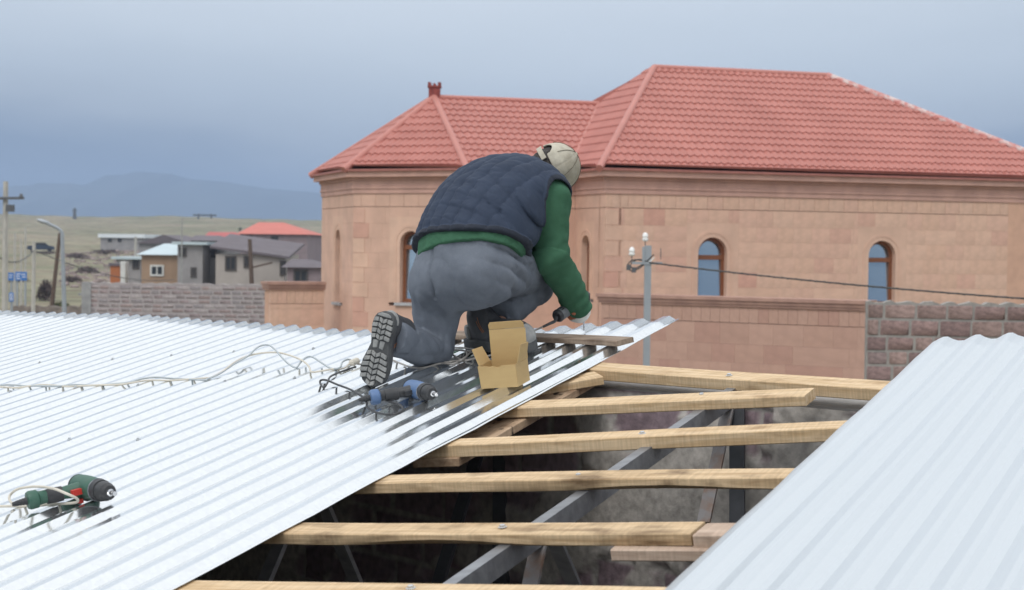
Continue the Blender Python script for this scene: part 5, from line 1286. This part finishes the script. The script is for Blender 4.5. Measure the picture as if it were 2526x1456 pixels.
# boots
boot_m = mat('black_work_leather', (.036, .038, .044), .72, base2=(.055, .056, .062), scale=11, detail=7, bump=.3, bscale=90, bdist=.004)
rub_m = mat('dusty_rubber', (.32, .32, .31), .9, base2=(.19, .195, .195), scale=14, detail=7, bump=.3, bscale=120, bdist=.003)
rub_d = mat('dark_rubber', (.05, .052, .055), .9, base2=(.085, .088, .09), scale=18)
stitch_m = mat('orange_thread', (.38, .13, .03), .8)
def outline_sole(k):    # local x heel(0) -> toe(.30), y half widths left/right
    xs = [0, .012, .03, .06, .10, .135, .17, .205, .24, .27, .288, .298, .302]
    a = [.010, .028, .037, .041, .038, .036, .043, .051, .053, .046, .035, .020, .006]; b = [.010, .028, .037, .040, .034, .029, .037, .046, .049, .042, .031, .018, .006]
    return [(x, -v*1.14 - k) for x, v in zip(xs, a)] + [(x, v*1.14 + k) for x, v in zip(xs[::-1], b[::-1])]
def boot(M, parent, shaft_dir, tread=True, sc=1.0, sl=.105, ax_=.065):
    T = lambda x, y, z: M @ Vector((x*sc, y*sc, z*sc))
    X, Y, Z = (M.to_3x3() @ Vector((1, 0, 0))).normalized(), (M.to_3x3() @ Vector((0, 1, 0))).normalized(), (M.to_3x3() @ Vector((0, 0, 1))).normalized(); A = (X, Y, Z)
    sd_ = (M.to_3x3() @ shaft_dir).normalized(); an = T(ax_, 0, .09)
    def f(P):
        d = ell_(P, T(ax_ + .008, 0, .052), A, (.070*sc, .041*sc, .058*sc)); d = smin(d, ell_(P, T(.19, 0, .04), A, (.105*sc, .050*sc, .048*sc)), .03); d = smin(d, ell_(P, T(.235, 0, .038), A, (.065*sc, .050*sc, .046*sc)), .02)
        sh_ = np.maximum(cap_(P, an, an + sd_ * sl, .050*sc, .056*sc), dotp(P, an + sd_ * (sl - .005), sd_)); d = smin(d, sh_, .025); d = np.maximum(d, -dotp(P, T(0, 0, .012), Z))
        d += .0022 * near(P, T(.13, 0, .09), .06) * wav(P, X, 160) + .0025 * near(P, an + sd_ * .04, .07) * wav(P, sd_, 170)
        seam = np.abs(dotp(P, an + sd_ * .05, sd_)); d += np.where(seam < .004, .002, 0)
        return d
    allc = [T(a, b, c) for a in (-.01, .31) for b in (-.06, .06) for c in (0, .11)]
    up_o = skin('boot', f, allc + [an + sd_ * .11, an + sd_ * .11 + X * .05, an + sd_ * .11 - X * .05], .04, .0045, boot_m, parent)
    def fs(P):      # rubber toe guard
        d = ell_(P, T(.235, 0, .036), A, (.071*sc, .0545*sc, .048*sc)); d = np.maximum(d, -dotp(P, T(.225, 0, 0), X)); return np.maximum(d, -dotp(P, T(0, 0, .008), Z))
    def fh(P):      # and heel guard
        e = ell_(P, T(.075, 0, .05), A, (.077*sc, .0455*sc, .06*sc)); e = np.maximum(e, dotp(P, T(.05, 0, 0), X)); e = np.maximum(e, dotp(P, T(0, 0, .065), Z)); return np.maximum(e, -dotp(P, T(0, 0, .008), Z))
    skin('toe_cap', fs, allc, .02, .0045, rub_m, up_o); skin('heel_guard', fh, allc, .02, .0045, rub_m, up_o)
    so_ = MB().prism([(x*sc, y*sc) for x, y in outline_sole(.002)], M @ Matrix.Translation((0, 0, -.006*sc)), .032*sc); sole = obj('sole', so_, rub_d, up_o, ang=30); bv = sole.modifiers.new('bevel', 'BEVEL'); bv.width = .004; bv.segments = 2
    for zz_ in (.055, .062):
        pts_ = [T(.115 + .02 * math.cos(t) , -.047 + .006 * abs(t - 1.5), .03 + t * .028) for t in np.linspace(0, 3, 8)] if zz_ < .06 else [T(.125 + .02 * math.cos(t), -.047 + .006 * abs(t - 1.5), .03 + t * .028) for t in np.linspace(0, 3, 8)]
        obj('stitching', MB().tube(smooth_path(pts_, 3), .0010, 5), stitch_m, up_o)
    if not tread: return up_o, sole
    def lug(poly, z=.010):
        o = obj('lug', MB().prism([(x*sc, y*sc) for x, y in poly], M @ Matrix.Translation((0, 0, (-.006 - z)*sc)), (z + .002)*sc), rub_m, up_o, smooth=False); b = o.modifiers.new('bevel', 'BEVEL'); b.width = .002; b.segments = 1
    def hw(x):
        o = outline_sole(-.003); n = len(o)//2; xs = [p[0] for p in o[:n]]; return float(np.interp(x, xs, [p[1] for p in o[:n]])), float(np.interp(x, xs, [p[1] for p in o[::-1][:n]]))
    # forefoot chevrons
    for k in range(6):
        x = .158 + k * .0235; t = .0165
        for s in (-1, 1):
            lug([(x + .010, s*.0012), (x + .010 + t, s*.0012), (x + t, s*.0185), (x, s*.0185)])
            lo_, hi_ = hw(x + t/2); edge = hi_ if s > 0 else -lo_
            if edge > .027 and k < 5: lug([(x + .001, s*.0215), (x + t + .001, s*.0215), (x + t + .009, s*(edge)), (x + .009, s*(edge))])
    # toe bumper
    lug([(.296, -.016), (.299, 0), (.296, .016), (.291, .014), (.2935, 0), (.291, -.014)], .008)
    # heel chevrons
    for k in range(4):
        x = .022 + k * .0225; t = .016
        for s in (-1, 1):
            lug([(x + .008, s*.0012), (x + .008 + t, s*.0012), (x + t, s*.016), (x, s*.016)])
            lo_, hi_ = hw(x + t/2); edge = hi_ if s > 0 else -lo_
            if k < 4: lug([(x + .002, s*.019), (x + t + .002, s*.019), (x + t + .006, s*edge), (x + .006, s*edge)])
    lug([(.004, -.014), (.010, -.026), (.018, -.030), (.018, .030), (.010, .026), (.004, .014)], .009)
    # waist pads
    for s in (-1, 1): lug([(.116, s*.004), (.146, s*.004), (.150, s*.022), (.116, s*.026)], .004)
    return up_o, sole
# left boot: on its toes, sole facing the viewer
tl, hl = roof(913, 951, CRH) , J(953, 770, 6.98)
Xb = (tl - hl).normalized(); Zb = cam2w(Vector((.36, .08, 1.0))); Mb = frame(hl, Xb, Zb)
boot(Mb, person, Mb.to_3x3().inverted() @ (kneL - J(965, 812, 7.05)).normalized(), True, (tl - hl).length / .302)
# right boot: flat on the sheet, pointing right
hr_, tr_ = roof(1163, 862, CRH), roof(1322, 876, CRH); Xr = (tr_ - hr_).normalized(); Mr = frame(hr_ + RN * .020, Xr, RN)
boot(Mr, person, (Mr.to_3x3().inverted() @ ((J(1250, 772, 7.50) - (Mr @ Vector((.06, 0, .08)))).normalized())), False, .93 * (tr_ - hr_).length / .302, .062, .082)

# ------------------------------------------------------------------ tools, box and cables on the sheet
black_p = mat('black_plastic', (.022, .023, .026), .5, base2=(.04, .041, .044), scale=30, detail=6)
blue_p = mat('dusty_blue_plastic', (.075, .145, .30), .5, base2=(.10, .165, .29), scale=20, detail=6)
green_p = mat('dusty_green_plastic', (.020, .095, .062), .5, base2=(.05, .11, .08), scale=20, detail=6)
red_p = mat('red_plastic', (.50, .035, .025), .45)
grey_p = mat('scuffed_label', (.30, .31, .33), .6, base2=(.12, .13, .15), scale=60)
chrome = mat('bright_steel', (.62, .62, .63), .25, metal=1.0, var=.05)
ivory = mat('ivory_cable', (.58, .54, .46), .6, var=.08, scale=30); greyc = mat('grey_cable', (.40, .44, .46), .55, var=.06, scale=30); blackc = mat('black_cable', (.03, .031, .034), .5)
greydk = mat('taupe_cable', (.30, .28, .26), .6)
def drill(label, M, pm, bm, sw, lab_m, L=1.0, hand=.145, name='power_drill'):
    # L scales the whole tool
    """axis +x to the chuck, handle along -z, lying on its side (y up)"""
    o = thing(name, label, 'drill', None, M=M); W = M @ Matrix.Scale(L, 4)
    b = MB().lathe([(-.098, .010), (-.094, .021), (-.084, .030), (-.066, .0355), (-.03, .037), (0, .037), (.03, .036), (.055, .034), (.066, .031), (.068, .028)], W, 28)
    body = obj('housing', b, pm, o, M, ang=50)
    obj('rear_cap', MB().lathe([(-.1005, .006), (-.098, .018), (-.088, .0290), (-.074, .0352), (-.070, .0358), (-.070, .030)], W, 28), bm, o, M, ang=40)
    obj('label_plate', MB().box((-.052, .0345, -.016), (.008, .0395, .014), W), lab_m, o, M, smooth=False)
    for k in range(3): obj('vent', MB().box((-.045 + k*.012, .030, .018), (-.040 + k*.012, .0385, .031), W @ Matrix.Rotation(-.35, 4, 'X')), black_p, o, M, smooth=False)
    ch = obj('chuck', MB().lathe([(.066, .022), (.066, .0325), (.072, .0345), (.088, .034), (.092, .0335), (.093, .029), (.097, .029), (.098, .031), (.118, .0295), (.138, .024), (.144, .021), (.1445, .014)], W, 30), bm, o, M, ang=28)
    for k in range(15):
        a = 2*math.pi*k/15; Mk = W @ Matrix.Rotation(a, 4, 'X'); obj('grip_rib', MB().box((.100, -.0022, .0285), (.130, .0022, .0312), Mk @ Matrix.Translation((.1, 0, .031)) @ Matrix.Rotation(.13, 4, 'Y') @ Matrix.Translation((-.1, 0, -.031))), bm, ch, M, smooth=False)
    obj('collar', MB().lathe([(.0645, .0345), (.0645, .0362), (.0675, .0362), (.0675, .0345)], W, 28), grey_p, o, M)
    obj('bit_holder', MB().lathe([(.143, .0115), (.149, .0115), (.150, .0075), (.168, .0075), (.168, .0055), (.172, .0075), (.178, .0075), (.178, .004)], W, 16), chrome, o, M)
    def hsec(t, wx, wy): return [(wx*math.cos(a)*(1 if abs(math.cos(a)) < .9 else .96), wy*math.sin(a)) for a in [2*math.pi*k/18 for k in range(18)]]
    hb = MB(); N = 18; st = [(0, .028, .0245, 0.0), (.03, .0245, .022, -.006), (.055, .0215, .0195, -.014), (.085, .022, .0205, -.022), (.115, .0225, .021, -.028), (.14, .025, .0225, -.032)]
    for (z, wx, wy, ox) in st:
        for (x, y) in hsec(z, wx, wy): hb.v.append(W @ Vector((ox - .008 + x, y, -.022 - z)))
    for i in range(len(st) - 1):
        for k in range(N): hb.f.append((i*N + k, i*N + (k+1) % N, (i+1)*N + (k+1) % N, (i+1)*N + k))
    hb.f += [tuple(range(N)), tuple((len(st)-1)*N + k for k in range(N))]
    hd = obj('handle', hb, bm if hand == 1 else pm, o, M, ang=50)
    gp = MB().lathe([(0, .012), (.006, .0235), (.03, .0245), (.055, .0235), (.062, .012)], frame(W @ Vector((-.024, .0015, -.072)), W.to_3x3() @ Vector((-.2, 0, -1)), W.to_3x3() @ Vector((0, 1, 0))), 16)
    obj('grip_pad', gp, black_p, hd, M)
    pz = MB().lathe([(0, .020), (.006, .0285), (.028, .0295), (.036, .026), (.038, .012)], frame(W @ Vector((-.036, 0, -.150)), W.to_3x3() @ Vector((-.15, 0, -1)), W.to_3x3() @ Vector((0, 1, 0))), 20); obj('pommel', pz, pm, hd, M, ang=50)
    obj('trigger', MB().box((.010, -.009, -.066), (.026, .009, -.030), W), sw, o, M, smooth=False); tb = o.children[-1].modifiers.new('bevel', 'BEVEL'); tb.width = .003; tb.segments = 2
    obj('switch', MB().box((-.002, .026, -.043), (.014, .039, -.030), W), sw, o, M, smooth=False)
    q0_ = W @ Vector((-.042, 0, -.185)); qd = W.to_3x3() @ Vector((-.12, 0, -1))
    obj('strain_relief', MB().lathe([(0, .0125), (.006, .012), (.010, .0105), (.014, .0115), (.018, .0095), (.022, .0105), (.026, .0085), (.030, .0095), (.048, .0055)], frame(q0_, qd, W.to_3x3() @ Vector((0, 1, 0))), 12), black_p, o, M)
    return o, q0_ + qd.normalized() * .046
def lay(*pts):   # (px, py, height above the ridges)
    return [roof(p[0], p[1], CRH + (p[2] if len(p) > 2 else .004)) for p in pts]
def z2(x, y, h=.004): return (*S(600 + x*.3167, 960 + y*.3168), h)
def z6(x, y, h=.004): return (*S(1400 + x*.3167, 960 + y*.3168), h)
def c5(x, y, h=.004): return (*S(1000 + x*.38005, 850 + y*.38), h)
def drill_frame(bodyp, pomp, tip, hgt):
    B = roof(*bodyp, CRH + hgt); Pm = roof(*pomp, CRH + hgt * .8); T_ = roof(*tip, CRH + hgt)
    hz_ = (B - Pm).normalized(); ax = (T_ - B); ax = (ax - hz_ * ax.dot(hz_) * .5); ax = ax.normalized(); yv = hz_.cross(ax)
    y = RN if yv.dot(RN) > 0 else -RN
    x = (ax - RN * ax.dot(RN)).normalized(); z = x.cross(y)
    M = Matrix((x, y, z)).transposed().to_4x4(); M.translation = B; return M, z.dot(hz_)
Mbl, chk = drill_frame((1030, 962), (944, 988), (1092, 992), .036)
bd_, endp = drill('blue corded drill lying on the zinc sheet beside the man', Mbl, blue_p, black_p, black_p, grey_p, L=.92, hand=1)
cp = [endp] + lay(z2(1770, 985, .012), z2(1775, 1040, .006), z2(1880, 1095, .004), z2(2000, 1112, .004), z2(2095, 1095, .006), z2(2128, 1050, .012), z2(2085, 1010, .016), z2(2000, 985, .014), z2(1900, 960, .010), z2(1760, 945), z2(1690, 910), z2(1600, 860, .010), z2(1480, 815, .012), z2(1370, 770, .014), z2(1312, 770, .012), z2(1305, 800), z2(1340, 842), z2(1375, 800, .012), z2(1405, 735, .014), z2(1500, 690), z2(1600, 655), z2(1660, 635))
obj('cord', MB().tube(smooth_path(cp, 6), .0042, 8), blackc, bd_)
Mgr, chk2 = drill_frame((219, 1203), (113, 1237), (303, 1222), .038)
gd_, endg = drill('green corded drill with red switches lying at lower left on the sheet', Mgr, green_p, black_p, red_p, black_p)
def z3(x, y, h=.004): return (*S(x*.3214, 1400 + y*.3214), h)
cg = [endg] + lay(z3(130, 615, .012), z3(95, 570, .02), z3(100, 520, .03), z3(180, 460, .05), z3(350, 436, .06), z3(520, 455, .075), z3(640, 500, .07), z3(740, 545, .05), z3(768, 572, .03), z3(740, 595, .012), z3(620, 605), z3(500, 610), z3(380, 625), z3(200, 630), z3(60, 630), z3(-160, 640), z3(-400, 700))
obj('cord', MB().tube(smooth_path(cg, 6), .0042, 8), ivory, gd_)
print('drill frames', chk, chk2)
# the drill in his hand: ribbed barrel, hidden gear head and chuck reaching to the sheet
hx = gx_; Mh = frame(gripA, hx, Vector((0, 0, 1)))
hd_ = thing('power_drill', 'black drill with vented grey barrel held in the man\'s gloved hand', 'drill', None, M=Mh)
obj('housing', MB().lathe([(-.002, .014), (0, .024), (.006, .0275), (.075, .0270), (.10, .024), (.16, .023), (.20, .024)], Mh, 24), mat('grey_plastic', (.16, .17, .18), .5, base2=(.10, .105, .115), scale=30), hd_, Mh, ang=40)
obj('rear_cap', MB().lathe([(-.006, .012), (-.004, .023), (.004, .0282), (.012, .0284), (.012, .02)], Mh, 24), black_p, hd_, Mh, ang=40)
for k in range(3):
    for j in range(2):
        Mk = Mh @ Matrix.Rotation(math.radians(-8 + 22 * k), 4, 'X'); obj('vent', MB().box((.022 + j*.022, -.0022, .0255), (.039 + j*.022, .0022, .0285), Mk), black_p, hd_, Mh, smooth=False)
hp = Mh @ Vector((.19, 0, 0)); tipd = (roof(1440, 815, CRH) - hp)
obj('gear_head', MB().lathe([(-.03, .02), (-.02, .03), (.02, .03), (.05, .026)], frame(hp, tipd, hx), 18), black_p, hd_, Mh)
obj('chuck', MB().lathe([(.05, .02), (.05, .022), (.09, .020), (.11, .012)], frame(hp, tipd, hx), 16), black_p, hd_, Mh); obj('bit', MB().lathe([(.11, .004), (max(.13, tipd.length), .003)], frame(hp, tipd, hx), 8), chrome, hd_, Mh)
sr = [Mh @ Vector((-.004, 0, 0)), J(*z6(1125, 178)[:2], 7.55), J(*z6(1070, 205)[:2], 7.52), J(*z6(1005, 236)[:2], 7.50)]
obj('strain_relief', MB().tube(smooth_path(sr, 5), [.0085 - .003 * i / 15 for i in range(16)], 8), black_p, hd_, Mh)
cc_ = [sr[-1], J(*z6(940, 265)[:2], 7.50), J(*z6(880, 295)[:2], 7.45), J(*z6(820, 322)[:2], 7.38)] + lay(z6(640, 430, .02), z6(480, 520, .01), z6(335, 548), z6(230, 572), z6(150, 548), z6(95, 505, .02), z6(92, 475, .025), z6(160, 468, .02), z6(290, 492), z6(345, 520, .012), z6(330, 470, .02), z6(260, 452, .02), z6(160, 445, .02), z6(70, 455, .015), z6(20, 500, .01), z6(-5, 560), z6(25, 590), z6(100, 580), z6(190, 565, .012), z6(270, 500, .016), z6(300, 455, .012), z6(240, 450, .008), z6(235, 540), z6(100, 605), c5(1040, 790, .004), c5(900, 826), c5(790, 822, .01), c5(700, 790), c5(625, 765), c5(520, 790), c5(400, 800), c5(330, 792))
obj('cord', MB().tube(smooth_path(cc_, 6), .0040, 8), greydk, hd_, Mh)
# twisted extension leads
def z1(x, y, h=.004): return (*S(x*.3167, 960 + y*.3168), h)
ca = lay(z1(-500, 880), z1(-150, 850), z1(0, 836), z1(150, 845), z1(280, 830), z1(420, 815), z1(540, 820), z1(680, 832), z1(850, 825), z1(1000, 818), z1(1200, 812), z1(1320, 795), z1(1480, 770), z1(1700, 772), z1(1850, 762), z1(2050, 748), z2(220, 738, .008), z2(330, 680, .02), z2(450, 590, .035), z2(560, 535, .045), z2(700, 500, .05), z2(860, 492, .055), z2(980, 515, .045), z2(1120, 570, .03), z2(1190, 630, .015), z2(1215, 686), z2(1300, 680), z2(1420, 660), z2(1540, 650), z2(1600, 600, .014), z2(1640, 575, .012), z2(1690, 590))
cb = lay(z1(-500, 870), z1(-150, 838), z1(0, 822), z1(110, 815, .008), z1(250, 826), z1(400, 826), z1(560, 830), z1(750, 815, .008), z1(950, 818), z1(1150, 805), z1(1300, 790), z1(1420, 755, .012), z1(1560, 740, .014), z1(1720, 752, .01), z1(1850, 758), z1(2060, 768), z2(170, 760), z2(300, 705, .015), z2(450, 605, .03), z2(580, 530, .05), z2(680, 440, .07), z2(770, 416, .075), z2(840, 450, .07), z2(930, 550, .04), z2(1000, 615, .015), z2(1065, 643), z2(1110, 590, .02), z2(1160, 545, .035), z2(1220, 535, .035), z2(1310, 590, .02), z2(1410, 650), z2(1500, 645, .012), z2(1525, 590, .025), z2(1580, 562, .025), z2(1640, 580, .01), z2(1700, 575))
e_ = thing('extension_cable', 'pale twisted extension leads snaking across the white sheets to the boot', 'cable', lay(z1(1000, 818))[0])
obj('lead', MB().tube(smooth_path(ca, 5), .0042, 7), ivory, e_); obj('lead', MB().tube(smooth_path(cb, 5), .0042, 7), greyc, e_)
obj('connector', MB().lathe([(0, .006), (.006, .014), (.05, .015), (.056, .008)], frame(roof(*z2(1610, 600)[:2], CRH + .016), roof(*z2(1690, 570)[:2], CRH + .016) - roof(*z2(1610, 600)[:2], CRH + .016), RN), 12), ivory, e_)
# open cardboard box
card = mat('brown_cardboard', (.50, .355, .165), .9, base2=(.455, .315, .145), scale=5, detail=6, bump=.12, bscale=150, stretch=(1, 1, 4)); card_in = mat('cardboard_inside', (.46, .32, .15), .92, var=.06)
bl_, br_ = roof(1187.3, 959.2, CRH + .001), roof(1277.3, 954.3, CRH + .001); bx_ = (br_ - bl_).normalized(); BW = (br_ - bl_).length
Nb = (RN + rt * .02).normalized(); Mx = frame(bl_, bx_, Nb); BD = .125; BH = (952 - 897) / FPX * (bl_ - CAM).dot(fw) * 1.02
box = thing('cardboard_box', 'open brown cardboard box standing on the sheet in front of the boot', 'box', None, M=Mx); TK = .0022
def panel(name, poly, A, B, C, m=card):   # polygon on a hinge line A->B, lying in the plane of C
    x = (B - A).normalized(); y = (C - A); y = (y - x * y.dot(x)).normalized(); z = x.cross(y)
    F = Matrix((x, y, z)).transposed().to_4x4(); F.translation = A; return obj(name, MB().prism(poly, F @ Matrix.Translation((0, 0, -TK/2)), TK), m, box, Mx, smooth=False)
Pb = lambda x, y, z: Mx @ Vector((x, y, z))
panel('base', [(0, 0), (BW, 0), (BW, BD), (0, BD)], Pb(0, 0, .002), Pb(BW, 0, .002), Pb(0, BD, .002))
w_ = BW; notch = [(0, 0), (w_, 0), (w_ + .001, BH), (w_*.62, BH*.985), (w_*.56, BH*.93), (w_*.50, BH*.91), (w_*.44, BH*.95), (w_*.38, BH*.975), (w_*.30, BH*.96), (w_*.18, BH*.985), (-.004, BH)]
panel('front_side', notch, Pb(0, 0, 0), Pb(BW, 0, 0), Pb(0, -.008, 1))
panel('back_side', [(0, 0), (BW, 0), (BW, BH), (0, BH)], Pb(0, BD, 0), Pb(BW, BD, 0), Pb(0, BD, 1))
panel('left_side', [(0, 0), (BD, 0), (BD, BH), (0, BH)], Pb(.0, 0, 0), Pb(.0, BD, 0), Pb(-.01, 0, 1))
panel('right_side', [(0, 0), (BD, 0), (BD, BH), (BD*.55, BH*.97), (BD*.45, BH*.985), (0, BH)], Pb(BW, 0, 0), Pb(BW, BD, 0), Pb(BW + .008, 0, 1))
LH = .115
lid = [(0, 0), (BW, 0), (BW + .002, LH), (0.002, LH)]
lidA, lidB, lidC = Pb(.003, BD, BH), Pb(BW - .003, BD, BH), Pb(0, BD + .010, BH + .2); lo_ = panel('lid', lid, lidA, lidB, lidC)
ly = (lidC - lidA); lx = (lidB - lidA).normalized(); ly = (ly - lx * ly.dot(lx)).normalized(); t0 = lidA + ly * (LH + .0015)
panel('tuck_flap', [(0.002, 0), (BW - .002, 0), (BW - .002, .018), (BW - .010, .028), (.010, .028), (.002, .018)], t0, t0 + lx * BW, t0 + ly - Mx.to_3x3() @ Vector((0, .25, 0)))
panel('left_flap', [(.002, 0), (BD*.85, 0), (BD*.80, .062), (.012, .066)], Pb(-.004, .01, BH), Pb(0, BD, BH), Pb(-.42, 0, BH + 1.0))
panel('right_flap', [(.002, 0), (BD*.85, 0), (BD*.80, .066), (.012, .072)], Pb(BW + .002, .01, BH), Pb(BW, BD, BH), Pb(BW + .28, 0, BH + 1.0))
